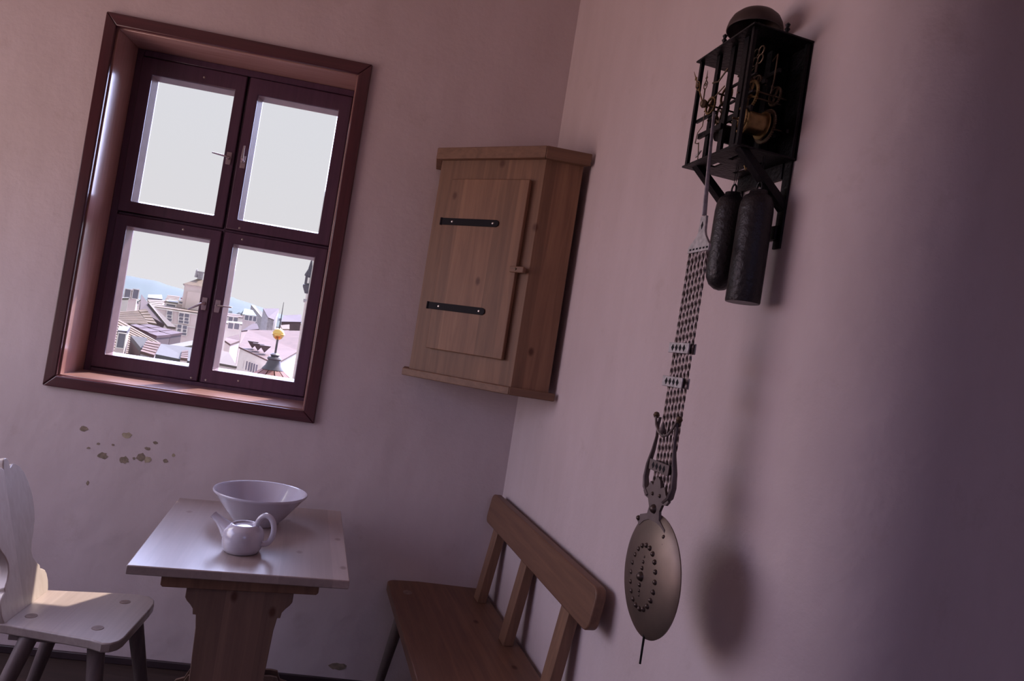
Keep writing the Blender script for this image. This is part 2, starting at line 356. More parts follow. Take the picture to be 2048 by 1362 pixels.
# bare and yellowed plaster spots under the window
def spot(x, z, r, sx, mat, seed):
    rr = random.Random(seed)
    def fn(bm):
        n = 14; pts = [(x + sx * r * (0.72 + .5 * rr.random()) * math.cos(2 * PI * i / n), z + r * (.65 + .5 * rr.random()) * math.sin(2 * PI * i / n)) for i in range(n)]
        prism(bm, pts, -.0010, .0005, 'y')
    return B(fn, 'plaster_chip', mat, wb, smooth=False)
for i, (x, z, r, sx, m) in enumerate([(-1.791, .923, .012, 1.3, 'stain'), (-1.618, .919, .014, 1.5, 'stain2'), (-1.700, .821, .016, 1.2, 'stain'), (-1.612, .815, .017, 1.1, 'stain'),
        (-1.548, .837, .018, 1.1, 'stain'), (-1.521, .828, .015, 1.0, 'stain2'), (-1.448, .834, .009, 1.1, 'stain'), (-1.725, .868, .006, 1.2, 'stain'), (-1.667, .872, .005, 1.3, 'stain'),
        (-1.500, .905, .007, 1.4, 'stain'), (-1.528, .876, .007, 1.6, 'stain'), (-1.760, .845, .005, 1.4, 'stain'), (-1.42, .862, .008, .9, 'stain2'), (-1.575, .828, .006, 1, 'stain'),
        (-1.74, .70, .010, .6, 'stain'), (-1.07, .30, .012, 1.6, 'stain'), (-1.02, .06, .014, 1.8, 'stain'), (-0.60, .05, .018, 2.0, 'stain')]):
    spot(x, z, r, sx, M[m], i)

# ------------------------------------------------------------------ window
win = bpy.data.objects.new('window_1', None); COL.objects.link(win); win.matrix_world = MW; struct(win, 'dark red varnished casement window with four panes over the city roofs')
OX0, OX1, OZ0, OZ1 = -1.974, -0.864, 1.080, 2.665
IX0, IX1, IZ0, IZ1 = -1.927, -0.917, 1.128, 2.612
def casing(side):
    if side == 'l': q = [(OX0, OZ0), (IX0, IZ0), (IX0, IZ1), (OX0, OZ1)]
    if side == 'r': q = [(OX1, OZ0), (OX1, OZ1), (IX1, IZ1), (IX1, IZ0)]
    if side == 't': q = [(OX0, OZ1), (IX0, IZ1), (IX1, IZ1), (OX1, OZ1)]
    if side == 'b': q = [(OX0, OZ0), (OX1, OZ0), (IX1, IZ0), (IX0, IZ0)]
    return lambda bm: prism(bm, q, -.018, -.0005, 'y')
for s in 'lrtb': B(casing(s), 'casing_board', M['mahog'] if s in 'lr' else M['mahogX'], win, bevel=.005, seg=3)
# lining of the reveal, set 7 mm behind the casing's edge so that a dark joint line shows
LX0, LX1, LZ0, LZ1 = -1.922, -0.925, 1.1335, 2.608
def lin(bm, s):
    t = .018; y0, y1 = .004, .235
    if s == 'l': box(bm, LX0 - t, LX0, y0, y1, LZ0 - t, LZ1 + t)
    if s == 'r': box(bm, LX1, LX1 + t, y0, y1, LZ0 - t, LZ1 + t)
    if s == 't': box(bm, LX0, LX1, y0, y1, LZ1, LZ1 + t)
    if s == 'b': prism(bm, [(y0, LZ0 - t), (y1, LZ0 - t), (y1, LZ0 + .016), (y0, LZ0)], LX0, LX1, 'x')
for s, nm in (('l', 'reveal_board'), ('r', 'reveal_board'), ('t', 'reveal_board'), ('b', 'window_sill')):
    B(lambda bm: lin(bm, s), nm, M['reveal'] if s in 'lr' else M['revealX'], win, bevel=.002)
for q in ([(LX0 + .0, LX0 + .012, LZ0, LZ1)], [(LX1 - .003, LX1 + .012, LZ0, LZ1)]):
    pass
# fixed frame at the back
FY = .195
def fixed(bm):
    x0, x1, z0, z1 = LX0, LX1, LZ0 + .001, LZ1
    t = .030
    box(bm, x0, x0 + t, FY, .283, z0, z1); box(bm, x1 - t, x1, FY, .283, z0, z1)
    box(bm, x0 + t, x1 - t, FY, .275, z0, z0 + t); box(bm, x0 + t, x1 - t, FY, .275, z1 - t, z1)
    box(bm, -1.4335, -1.4215, FY + .012, .2625, z0 + t, z1 - t)      # mullion
    box(bm, -1.452, -1.403, .2626, .285, z0 + t, z1 - t)
    box(bm, x0 + t, x1 - t, FY + .012, .2625, 1.858, 1.871)           # transom
    box(bm, x0 + t, x1 - t, .2626, .284, 1.842, 1.888)
    for a_, b_, c_, d_ in ((x0 + t, x0 + t + .018, z0 + t, z1 - t), (x1 - t - .018, x1 - t, z0 + t, z1 - t), (x0 + t, x1 - t, z0 + t, z0 + t + .018), (x0 + t, x1 - t, z1 - t - .018, z1 - t)):
        box(bm, a_, b_, .2627, .283, c_, d_)
    for a_, b_, c_, d_ in ((-1.99, -1.875, 1.08, 2.66), (-.975, -.85, 1.08, 2.66), (-1.99, -.85, 1.08, 1.178), (-1.99, -.85, 2.562, 2.66)):
        box(bm, a_, b_, .2835, .30, c_, d_)
B(fixed, 'window_frame', M['sash'], win, bevel=.003)
cols = [(-1.893, -1.4345, -1.842, -1.480), (-1.4205, -.957, -1.376, -1.012)]
rows = [(1.166, 1.857, 1.227, 1.809), (1.872, 2.575, 1.921, 2.500)]
def ring(bm, ox0, ox1, oz0, oz1, ix0, ix1, iz0, iz1, yo, yi, y1):
    """frame with mitred members; front face at yo on the outside and yi on the inner edge"""
    O = [(ox0, oz0), (ox1, oz0), (ox1, oz1), (ox0, oz1)]; I = [(ix0, iz0), (ix1, iz0), (ix1, iz1), (ix0, iz1)]
    vo = [bm.verts.new((x, yo, z)) for x, z in O]; vi = [bm.verts.new((x, yi, z)) for x, z in I]
    wo = [bm.verts.new((x, y1, z)) for x, z in O]; wi = [bm.verts.new((x, y1, z)) for x, z in I]
    for i in range(4):
        j = (i + 1) % 4
        bm.faces.new((vo[i], vo[j], vi[j], vi[i])); bm.faces.new((wo[i], wo[j], wi[j], wi[i]))
        bm.faces.new((vo[i], vo[j], wo[j], wo[i])); bm.faces.new((vi[i], vi[j], wi[j], wi[i]))
lev = {(0, 1): ((-1.456, 2.190), (-1.520, .080, 2.196)), (1, 1): ((-1.392, 2.185), (-1.388, .165, 2.262)),
       (0, 0): ((-1.456, 1.520), (-1.520, .110, 1.470)), (1, 0): ((-1.398, 1.518), (-1.325, .155, 1.526))}
for i, (sx0, sx1, gx0, gx1) in enumerate(cols):
    for j, (sz0, sz1, gz0, gz1) in enumerate(rows):
        s = B(lambda bm: ring(bm, sx0, sx1, sz0, sz1, gx0, gx1, gz0, gz1, FY - .006, FY - .006, .262), 'sash', M['sash'], win, bevel=.004)
        B(lambda bm: ring(bm, gx0 + .0005, gx1 - .0005, gz0 + .0005, gz1 - .0005, gx0 + .011, gx1 - .011, gz0 + .011, gz1 - .011, FY + .003, FY + .045, .247), 'glazing_bead', M['bead'], s, smooth=False)
        B(lambda bm: box(bm, gx0 + .002, gx1 - .002, .248, .251, gz0 + .002, gz1 - .002), 'pane', M['glass'], s, smooth=False)
        (hx, hz), tip = lev[i, j]
        def ros(bm):
            pts = [(hx - .010, hz - .030), (hx + .010, hz - .030), (hx + .011, hz - .018), (hx + .011, hz + .027), (hx - .011, hz + .027), (hx - .011, hz - .018)]
            prism(bm, pts, FY - .012, FY - .005, 'y')
            lathe(bm, [(0, 0), (.009, 0), (.008, .014), (0, .014)], 16, Matrix.Translation((hx, FY - .010, hz)) @ Matrix.Rotation(PI / 2, 4, 'X'))
        B(ros, 'handle_plate', M['rosette'], s, bevel=.0015)
        p0 = Vector((hx, FY - .022, hz)); p1 = Vector(tip)
        if (i, j) == (1, 1): p1 = Vector((hx + .002, FY - .034, hz + .068))
        elif (i, j) == (1, 0): p1 = Vector((hx + .070, FY - .034, hz + .004))
        elif (i, j) == (0, 1): p1 = Vector((hx - .066, FY - .036, hz + .006))
        else: p1 = Vector((hx - .058, FY - .036, hz - .038))
        B(lambda bm: tube(bm, [p0 + Vector((0, .012, 0)), p0, p0.lerp(p1, .15) + Vector((0, -.010, 0)), p0.lerp(p1, .5) + Vector((0, -.006, 0)), p1], [.006, .006, .0062, .0052, .0038], 10, flat=.8), 'handle_lever', M['handle'], s)
for x, z in ((-1.46, 1.179), (-1.396, 1.179), (-1.255, 1.197), (-1.62, 2.532), (-1.36, 1.884), (-1.34, 1.835), (-1.60, 1.835)):
    B(lambda bm: lathe(bm, [(0, .0035), (.0035, .0025), (.005, 0)], 12, Matrix.Translation((x, FY - .006, z)) @ Matrix.Rotation(PI / 2, 4, 'X')), 'screw', M['nail'], win)
# unseen eave added outside, sized to keep sun off the upper panes
ev = B(lambda bm: (box(bm, -4.2, 1.2, .46, .88, 2.98, 3.10), box(bm, -4.2, 1.2, .86, .93, 2.93, 3.12)), 'trim_1', M['base'], smooth=False); struct(ev, 'unseen roof eave added above the window to cut off high sun'); ev.matrix_world = MW

# ------------------------------------------------------------------ corner cupboard
A2 = Vector((-.522, -.190)); M2 = Vector((-.108, -.503)); B2 = Vector((.070, -.503))   # moulding outline, wall frame
cz0, cz1 = 1.355, 2.312
cab = root('corner_cupboard', at(MW, -.2, -.25, cz0), 'stained pine wall cupboard hung in the room corner with one hinged door', 'cupboard')
CO = Vector((-.2, -.25))
def inset(P, d):
    """offset open chain left-end(wall) A M B right-end inwards"""
    A, Mi, Bq = P
    d1 = (Mi - A).normalized(); n1 = Vector((-d1.y, d1.x)); d2 = (Bq - Mi).normalized(); n2 = Vector((-d2.y, d2.x))
    # left side panel direction: straight back to wall
    a = A + n1 * d; t = ((A.x + d) - a.x) / d1.x; a = a + d1 * t
    p = Mi + n1 * d; q = Bq + n2 * d
    s = (q.y - p.y) / d1.y if abs(d1.y) > 1e-6 else 0
    m = p + d1 * s
    b = Vector((Bq.x - d * .9, q.y))
    return a, m, b
def outline(d, yb=-.012):
    a, m, b = inset((A2, M2, B2), d)
    # right edge returns towards the corner, keeping clear of the side wall
    rb = Vector((b.x - .062, b.y + .30)); rr = Vector((rb.x - .07, yb))
    return [tuple(v - CO) for v in (Vector((a.x, yb)), a, m, b, rb, rr)]
def cyc(bm, d, z0, z1, d2=None):
    o0 = outline(d); o1 = outline(d2 if d2 is not None else d)
    A_ = [bm.verts.new((*p, z0 - cz0)) for p in o0]; B_ = [bm.verts.new((*p, z1 - cz0)) for p in o1]
    n = len(A_); bm.faces.new(A_); bm.faces.new(B_[::-1])
    for i in range(n): bm.faces.new((A_[i], B_[i], B_[(i + 1) % n], A_[(i + 1) % n]))
B(lambda bm: cyc(bm, .026, cz0 + .02, cz1 - .02), 'body', M['cab'], cab, smooth=False)
def moulding(side, z0, z1, dz):
    a, m, b = A2, M2, B2
    ai, mi, bi = inset((A2, M2, B2), .026)
    ai = ai; 
    if side == 'front': q = [a, m, mi, ai]
    elif side == 'end': q = [m, b, bi, mi]
    else: q = [a, ai, Vector((ai.x, -.012)), Vector((a.x, -.012))]
    def fn(bm):
        g = .0006
        prism(bm, [tuple(v - CO) for v in q], z0 - cz0, z1 - cz0, 'z')
    return fn
ang1 = math.atan2((M2 - A2).y, (M2 - A2).x)
for sd_ in ('front', 'end', 'left'):
    B(moulding(sd_, cz1 - .048, cz1, 0), 'top_moulding', M['cabX'], cab, bevel=.003)
    B(moulding(sd_, cz0, cz0 + .030, 0), 'bottom_moulding', M['cabX'], cab, bevel=.003)
B(lambda bm: cyc(bm, .020, cz1 - .012, cz1 - .002), 'top_board', M['cabX'], cab, smooth=False)
# door frame: x along the front face
ai, mi, bi = inset((A2, M2, B2), .026)
fd = (mi - ai).normalized(); fang = math.atan2(fd.y, fd.x)
DM = Matrix.Translation((ai.x - CO.x, ai.y - CO.y, -cz0)) @ Matrix.Rotation(fang, 4, 'Z')   # local y = into the cupboard
door = B(lambda bm: box(bm, .082, .450, -.020, -.0005, 1.481, 2.182), 'door', M['cab'], cab, bevel=.003, matrix=DM)
for z in (2.004, 1.655):
    def hg(bm):
        prism(bm, [(.058, z - .014), (.330, z - .014), (.339, z - .009), (.342, z), (.339, z + .009), (.330, z + .014), (.058, z + .014)], -.0245, -.0195, 'y')
        tube(bm, [(.062, -.022, z - .015), (.062, -.022, z + .015)], .006, 10)
    h = B(hg, 'hinge', M['hinge'], door, bevel=.001)
    # screws belong to the door
    for x in (.118, .315):
        B(lambda bm: lathe(bm, [(0, .0030), (.003, .0024), (.005, 0)], 12, Matrix.Translation((x, -.0245, z)) @ Matrix.Rotation(PI / 2, 4, 'X')), 'screw', M['nail'], door)
def turn(bm):
    box(bm, .428, .490, -.032, -.021, 1.818, 1.842)
lt = B(turn, 'turn_button', M['cabX'], cab, bevel=.003, matrix=DM); lt['label'] = 'small wooden turn button holding the door shut'
B(lambda bm: lathe(bm, [(0, .004), (.004, .003), (.005, 0)], 12, Matrix.Translation((.455, -.032, 1.831)) @ Matrix.Rotation(PI / 2, 4, 'X')), 'screw', M['dbrass'], lt)
B(lambda bm: box(bm, .470, .486, -.021, -.0005, 1.821, 1.839), 'spacer', M['cabX'], lt)

# ------------------------------------------------------------------ bench along the side wall
bench = root('bench', at(MR, .57, -.25, FZ), 'brown wooden settle bench with slatted backrest against the side wall', 'bench')
BO = Matrix.Translation((-.57, .25, -FZ))
SX0, SX1 = -.055, 1.26
def rrect(x0, x1, y0, y1, r, n=5):
    return arc(x1 - r, y0 + r, r, -90, 0, n) + arc(x1 - r, y1 - r, r, 0, 90, n) + arc(x0 + r, y1 - r, r, 90, 180, n) + arc(x0 + r, y0 + r, r, 180, 270, n)
B(lambda bm: prism(bm, rrect(SX0, SX1, -.447, -.022, .035), .418, .455, 'z', BO), 'seat', M['benchX'], bench, bevel=.004)
ups = [.135, .545, .985]
for x in ups:
    def up(bm):
        v = box(bm, x - .034, x + .034, -.0895, -.0515, .4555, .80)
        for q in v:
            if (q.co.z > .6): q.co.y += .047
        T(bm, v, BO)
    B(up, 'back_upright', M['benchZ'], bench, bevel=.002)
def br(bm):
    v = prism(bm, rrect(.045, 1.215, .772, .895, .03), -.075, -.043, 'y')
    for q in v: q.co.y += (q.co.z - .772) * .13
    T(bm, v, BO)
def rr2(x0, x1, z0, z1, r): return rrect(x0, x1, z0, z1, r)
B(br, 'backrest', M['benchX'], bench, bevel=.004)
for x, y, dx, dy in ((.09, -.375, -.10, -.05), (1.11, -.375, .10, -.05), (.13, -.10, -.06, .03), (1.10, -.09, .09, .05)):
    B(lambda bm: tube(bm, [(x + dx, y + dy, FZ), (x, y, .420)], [.017, .027], 14, mat=BO), 'leg', M['leg'], bench)
for x, y in ((.09, -.375), (1.11, -.375)):
    B(lambda bm: lathe(bm, [(0, .4562), (.018, .4562), (.019, .4545)], 18, BO @ Matrix.Translation((x, y, 0)) @ Matrix.Scale(1.4, 4, (1, 0, 0))), 'tenon_end', M['tenon'], bench)

# ------------------------------------------------------------------ table
TX0, TX1, TY0, TY1, TZ = -.008, .815, -1.326, -.690, .742
tcx, tcy = .40, -1.008
table = root('trestle_table', at(MR, tcx, tcy, FZ), 'narrow pale wooden trestle table standing end-on under the window', 'table')
TO = Matrix.Translation((-tcx, -tcy, -FZ))
def ttop(bm):
    v = prism(bm, [(TX0, TY0 + .004), (TX0 - .014, TY1), (TX1 + .007, TY1 - .008), (TX1 - .014, TY0)], TZ - .027, TZ, 'z', TO)
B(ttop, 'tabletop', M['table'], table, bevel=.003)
for xa in (.755, .10):
    s = 1 if xa > .4 else -1
    B(lambda bm: prism(bm, [(-1.232, .685), (-1.232, .7145), (-.783, .7145), (-.783, .685), (-.789, .679), (-1.226, .679)], xa - .03, xa + .03, 'x', TO), 'cross_batten', M['benchZ'], table, bevel=.002)
    def tr(bm):
        c = -1.008; h = []
        half = [(.153, .679), (.153, .648), (.147, .638), (.136, .627), (.127, .615), (.125, .598), (.116, .598), (.111, .56), (.105, .40), (.105, .06)]
        pts = [(c - a, z) for a, z in half] + [(c + a, z) for a, z in half[::-1]]
        prism(bm, pts, xa - .022, xa + .018, 'x', TO)
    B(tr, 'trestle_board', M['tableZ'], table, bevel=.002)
    def foot(bm):
        pts = [(-1.235, FZ), (-.781, FZ), (-.781, .03), (-.80, .062), (-.83, .072), (-.845, .105), (-.87, .11), (-1.146, .11), (-1.171, .105), (-1.186, .072), (-1.216, .062), (-1.235, .03)]
        prism(bm, pts, xa - .035, xa - .0225, 'x', TO); prism(bm, pts, xa + .0185, xa + .030, 'x', TO)
        prism(bm, [(-1.2, FZ), (-.82, FZ), (-.82, .059), (-1.2, .059)], xa - .022, xa + .018, 'x', TO)
    B(foot, 'foot', M['tableZ'], table)
def stretcher(bm):
    box(bm, .0, .86, -1.020, -.996, .345, .405, TO)
B(stretcher, 'stretcher', M['tableZ'], table, bevel=.004)
for xa in (.790, .060):
    B(lambda bm: prism(bm, [(xa - .007, .33), (xa + .007, .33), (xa + .013, .43), (xa - .009, .43)], -1.035, -.981, 'y', TO), 'wedge', M['leg'], table, bevel=.002) if False else None

# bowl
bx, by = wpt(MR, .252, -1.008)
def bowl(bm):
    lathe(bm, [(0, .005), (.058, .005), (.064, 0), (.078, 0), (.082, .004), (.084, .010), (.104, .032), (.128, .062), (.150, .091), (.162, .106), (.1665, .110), (.1685, .1145), (.1665, .1185), (.162, .118), (.157, .112), (.146, .098),
               (.124, .068), (.100, .038), (.076, .018), (.058, .012), (0, .010)], 72)
bo = B(bowl, 'serving_bowl', M['ceramic'], angle=60); bo.matrix_world = Matrix.Translation((bx - .004, by - .004, TZ)) ; tag(bo, 'large flared white glazed bowl on the table behind the small pot', 'bowl')

# pouring pot with spout and loop handle
tx_, ty_ = wpt(MR, .606, -1.034)
pot = root('pouring_pot', Matrix.Translation((tx_, ty_, TZ)) @ Matrix.Rotation(R(-4), 4, 'Z'), 'small squat white glazed pot with a slanted spout in front of the bowl', 'teapot')
def potbody(bm):
    lathe(bm, [(0, .004), (.040, .004), (.048, 0), (.054, .003), (.060, .014), (.064, .034), (.064, .052), (.060, .068), (.052, .080), (.044, .086), (.040, .090), (.037, .0895), (.035, .085), (.036, .078),
               (.050, .066), (.056, .045), (.054, .020), (.044, .009), (0, .008)], 56)
B(potbody, 'body', M['ceramic'], pot, angle=60)
B(lambda bm: lathe(bm, [(0, .082), (.010, .083), (.030, .080), (.0355, .081), (.0355, .084), (.030, .0845), (.012, .0875), (0, .088)], 40), 'lid', M['ceramic'], pot, angle=60)
def spout(bm):
    ps = [(-.036, 0, .050), (-.054, 0, .060), (-.072, 0, .075), (-.088, 0, .087), (-.103, 0, .0965), (-.110, 0, .1005)]; rs = [.034, .027, .019, .0135, .0115, .0122]
    tube(bm, ps, rs, 20, caps=False)
    tube(bm, [ps[-1], (-.1095, 0, .1002), (-.099, 0, .094), (-.088, 0, .087)], [.0125, .0090, .0085, .008], 20, caps=True)
B(spout, 'spout', M['ceramic'], pot, angle=60)
def pothandle(bm):
    pts = []
    for i in range(25):
        a = R(168 - 290 * i / 24)
        pts.append(((.066 + .030 * math.cos(a)), 0, .080 + .046 * math.sin(a) * (1 if math.sin(a) > 0 else 1.0)))
    pts = [(.034, 0, .080)] + pts[2:] + [(.057, 0, .036)]
    tube(bm, pts, .0075, 12, flat=1.25)
B(pothandle, 'handle', M['ceramic'], pot, angle=60)

# ------------------------------------------------------------------ carved board chair
CA = R(90 + 10.3)      # direction of the seat's back edge (x local) seen from above
ch_o = Vector((-1.403, 2.164, 0))
exv = Vector((-.179, .984, 0)).normalized(); nv = Vector((exv.y, -exv.x, 0))
MC = Matrix((exv, -nv, Vector((0, 0, 1)))).transposed().to_4x4(); MC.translation = ch_o + Vector((0, 0, FZ))
# local frame: x along the back edge (away from camera), y = backwards, z up
chair = root('board_back_chair', MC, 'pale wooden board chair with a scalloped carved back left of the table', 'chair')
CO2 = Matrix.Translation((0, 0, -FZ))
def cseat(bm):
    pts = [(0, .035), (0, 0), (-.060, -.27)] + [(-.080, -.31), (-.076, -.333), (-.055, -.352), (-.03, -.358)] + [(.20, -.362), (.25, -.360), (.285, -.35), (.312, -.328), (.324, -.295), (.325, -.26), (.294, 0), (.294, .035)]
    prism(bm, pts, .420, .450, 'z', CO2)
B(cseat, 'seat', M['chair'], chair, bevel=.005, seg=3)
B(lambda bm: (box(bm, .00, .05, -.32, -.02, .402, .4195, CO2), box(bm, .235, .285, -.32, -.02, .402, .4195, CO2)), 'seat_batten', M['leg'], chair, bevel=.003)
def cback(bm):
    half = [(0, .492), (.012, .488), (.019, .474), (.020, .458), (.032, .466), (.052, .464), (.078, .450), (.104, .422), (.122, .385), (.133, .342), (.134, .30), (.124, .255), (.104, .218), (.084, .190), (.074, .165), (.078, .140), (.094, .118),
            (.113, .102), (.113, .090), (.124, .086), (.140, .076), (.150, .058), (.152, .036), (.146, .010), (.140, 0)]
    pts = [(.146 + a, z) for a, z in half] + [(.146 - a, z) for a, z in half[::-1][:-1]]
    t = Matrix.Translation((0, -.004, .448)) @ Matrix.Rotation(R(-16.5), 4, 'X')
    v = prism(bm, pts, .0, .026, 'y', CO2 @ t)
    bmesh.ops.triangulate(bm, faces=[f for f in bm.faces if len(f.verts) > 8])
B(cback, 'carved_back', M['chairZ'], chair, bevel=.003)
legs = [((.045, -.045), (-.05, .13)), ((.252, -.045), (.10, .13)), ((.015, -.275), (-.06, -.09)), ((.252, -.285), (.10, -.10))]
legs = [((.020, -.085), (-.09, .12)), ((.255, -.075), (.09, .12)), ((.018, -.262), (-.045, -.065)), ((.225, -.300), (.085, -.09))]
for (x, y), (dx, dy) in legs:
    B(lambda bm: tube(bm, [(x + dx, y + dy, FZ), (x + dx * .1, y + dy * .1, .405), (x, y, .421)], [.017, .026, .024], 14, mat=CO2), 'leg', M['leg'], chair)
for x, y in ((.244, -.267), (.023, -.261), (.073, -.047)):
    B(lambda bm: lathe(bm, [(0, .4512), (.017, .4512), (.018, .4495)], 20, CO2 @ Matrix.Translation((x, y, 0))), 'tenon_end', M['tenon'], chair)

# ------------------------------------------------------------------ wall clock
KX, KY, KZ = 1.6125, -.075, 2.014
clock = root('iron_wall_clock', at(MR, KX, KY, KZ), 'old open-frame black iron clock with brass wheels and bell on a wall bracket', 'clock')
hw, hd, HT = .1125, .075, .253
def plate_slots(bm):
    # bottom plate with slots for cords
    t0, t1 = -.004, .0
    ys = [-hd, -.035, -.027, .020, .030, hd]; 
    box(bm, -hw, hw, -hd, -.035, t0, t1); box(bm, -hw, -.055, -.035, -.022, t0, t1); box(bm, .075, hw, -.035, -.022, t0, t1); box(bm, -.02, .02, -.035, -.022, t0, t1)
    box(bm, -hw, hw, -.022, .030, t0, t1); box(bm, -hw, -.06, .030, .040, t0, t1); box(bm, .05, hw, .030, .040, t0, t1); box(bm, -hw, hw, .040, hd - .004, t0, t1)
B(plate_slots, 'bottom_plate', M['iron'], clock, smooth=False)
B(lambda bm: box(bm, -hw - .003, hw + .003, -hd - .003, hd - .002, HT, HT + .004), 'top_plate', M['iron'], clock, bevel=.001)
for sx in (-1, 1):
    for sy in (-1, 1):
        wdt = .0045
        B(lambda bm: box(bm, sx * (hw - .009) - wdt, sx * (hw - .009) + wdt, sy * (hd - .008) - wdt, sy * (hd - .008) + wdt, 0, HT), 'corner_post', M['iron'], clock, bevel=.001)
B(lambda bm: box(bm, -.0025, .0005, -.014, hd - .003, .0, HT), 'partition_plate', M['iron'], clock, smooth=False)
B(lambda bm: box(bm, -.030, hw - .001, hd - .0025, hd - .0005, -.004, HT), 'back_plate', M['iron'], clock, smooth=False)
# movement bars (upright iron strips carrying the pivots)
for x, y, w_, d_, z0, z1 in ((-.052, -.052, .007, .004, 0, HT), (-.030, .020, .007, .004, 0, HT), (.004, -.050, .008, .004, 0, HT), (.030, .028, .010, .004, 0, HT), (.058, -.052, .009, .004, 0, HT), (-.078, .03, .002, .002, .10, HT), (-.066, .045, .004, .002, 0, HT)):
    B(lambda bm: box(bm, x - w_, x + w_, y - d_, y + d_, z0, z1), 'movement_bar', M['iron'], clock, bevel=.0008)
for x0, x1, y, z, h in ((-hw + .01, -.02, -.060, .108, .0035), (-.085, .012, -.058, .068, .006), (-.02, .10, -.045, .085, .007), (0, .1, -.02, .150, .004), (-.02, .085, .02, .190, .0045), (.0, .10, .05, .058, .004), (.01, .10, -.046, .122, .002), (.01, .10, -.046, .160, .002)):
    B(lambda bm: box(bm, x0, x1, y - .003, y + .003, z - h, z + h), 'cross_bar', M['iron'], clock)
def gear(r, teeth=36, wdt=.004, spokes=4, rim=.12, hub=.16):
    def fn(bm):
        # ring with teeth
        n = teeth * 2
        po = []; pi = []
        for i in range(n):
            a = 2 * PI * i / n; ro = r if i % 2 else r * .93
            po.append((ro * math.cos(a), ro * math.sin(a))); pi.append((r * (1 - rim - .07) * math.cos(a), r * (1 - rim - .07) * math.sin(a)))
        vs = [[bm.verts.new((p[0], y, p[1])) for p in q] for y in (-wdt / 2, wdt / 2) for q in (po, pi)]
        a0, b0, a1, b1 = vs
        for i in range(n):
            j = (i + 1) % n
            for q in ((a0[i], a0[j], b0[j], b0[i]), (a1[i], a1[j], b1[j], b1[i]), (a0[i], a0[j], a1[j], a1[i]), (b0[i], b0[j], b1[j], b1[i])): bm.faces.new(q)
        for k in range(spokes):
            box(bm, 0, r * .85, -wdt / 2, wdt / 2, -r * .055, r * .055, Matrix.Rotation(2 * PI * k / spokes + .4, 4, 'Y'))
        lathe(bm, [(0, -wdt), (r * hub, -wdt), (r * hub, wdt), (0, wdt)], 18, Matrix.Rotation(PI / 2, 4, 'X'))
    return fn
def arbor(x, z, y0, y1, r=.0022):
    B(lambda bm: tube(bm, [(x, y0, z), (x, y1, z)], r, 8), 'arbor', M['dbrass'], clock)
gears = [(-.040, -.064, .128, .021, 30, 'brass'), (-.018, -.040, .150, .024, 40, 'brass'), (-.052, -.040, .098, .015, 24, 'brass'), (-.018, -.044, .112, .026, 36, 'dbrass'),
         (.060, -.030, .128, .034, 44, 'brass'), (.072, .012, .066, .038, 48, 'dbrass'), (.072, -.052, .066, .028, 36, 'brass'), (-.034, .030, .100, .028, 40, 'dbrass'), (.065, .030, .140, .022, 32, 'dbrass'), (.035, .0, .175, .016, 24, 'dbrass')]
for x, y, z, r, t, m in gears:
    o = B(gear(r, t), 'wheel', M[m], clock, smooth=False); o.location = (x, y, z)
for x, z, y0, y1 in ((-.040, .128, -.082, .02), (-.018, .150, -.06, .05), (-.052, .098, -.06, .03), (.060, .128, -.06, .05), (.072, .066, -.07, .06), (-.034, .100, -.06, .06), (.035, .175, -.05, .06), (.065, .140, -.05, .06)):
    arbor(x, z, y0, y1)
dr = B(lambda bm: lathe(bm, [(0, -.046), (.030, -.046), (.030, -.043), (.0235, -.043), (.0235, .002), (.030, .002), (.030, .005), (0, .005)], 32, Matrix.Translation((.072, 0, .066)) @ Matrix.Rotation(-PI / 2, 4, 'X')), 'winding_drum', M['brass'], clock)
dr2 = B(lambda bm: lathe(bm, [(0, -.04), (.020, -.04), (.020, .0), (0, .0)], 28, Matrix.Translation((-.030, 0, .068)) @ Matrix.Rotation(-PI / 2, 4, 'X')), 'winding_drum', M['iron'], clock)
# four-lobed fly vane
def fly(bm):
    for k in range(4):
        a = PI / 4 + k * PI / 2
        c = Vector((.013 * math.cos(a), 0, .013 * math.sin(a)))
        tube(bm, [c + Vector((.0095 * math.cos(2 * PI * i / 18), 0, .0095 * math.sin(2 * PI * i / 18))) for i in range(18)], .0018, 6, closed=True)
    tube(bm, [(0, 0, -.018), (-.004, 0, -.050)], .0025, 8)
    tube(bm, [(.0, 0, -.02), (-.022, .0, -.028)], .0012, 6)
f_ = B(fly, 'fly_vane', M['dbrass'], clock); f_.location = (.072, -.030, .212)
for pts, r_ in (([(.082, 0, .205), (.098, 0, .215), (.098, .0, .16), (.092, 0, .13)], .0017), ([(.045, -.03, .19), (.06, -.03, .17), (.058, -.03, .10)], .0018),
               ([(-.015, -.05, .17), (-.05, -.055, .150), (-.082, -.055, .128)], .0016), ([(-.06, -.056, .19), (-.035, -.056, .185), (-.012, -.05, .21)], .0022)):
    B(lambda bm: tube(bm, pts, r_, 6), 'strike_lever', M['dbrass'], clock)
def bentwire(bm):
    tube(bm, [(-.058, -.066, .115), (-.060, -.066, .085), (-.078, -.066, .074), (-.080, -.066, .064), (-.082, -.066, .050), (-.070, -.066, .046), (-.066, -.066, .047), (-.060, -.066, .020), (-.058, -.066, .004)], .0013, 6)
B(bentwire, 'bent_wire', M['dbrass'], clock)
B(lambda bm: prism(bm, [(-.078, .020), (-.060, .026), (-.052, .026), (-.062, .018), (-.075, .014)], -.064, -.062, 'y'), 'pointer_plate', M['steel'], clock)
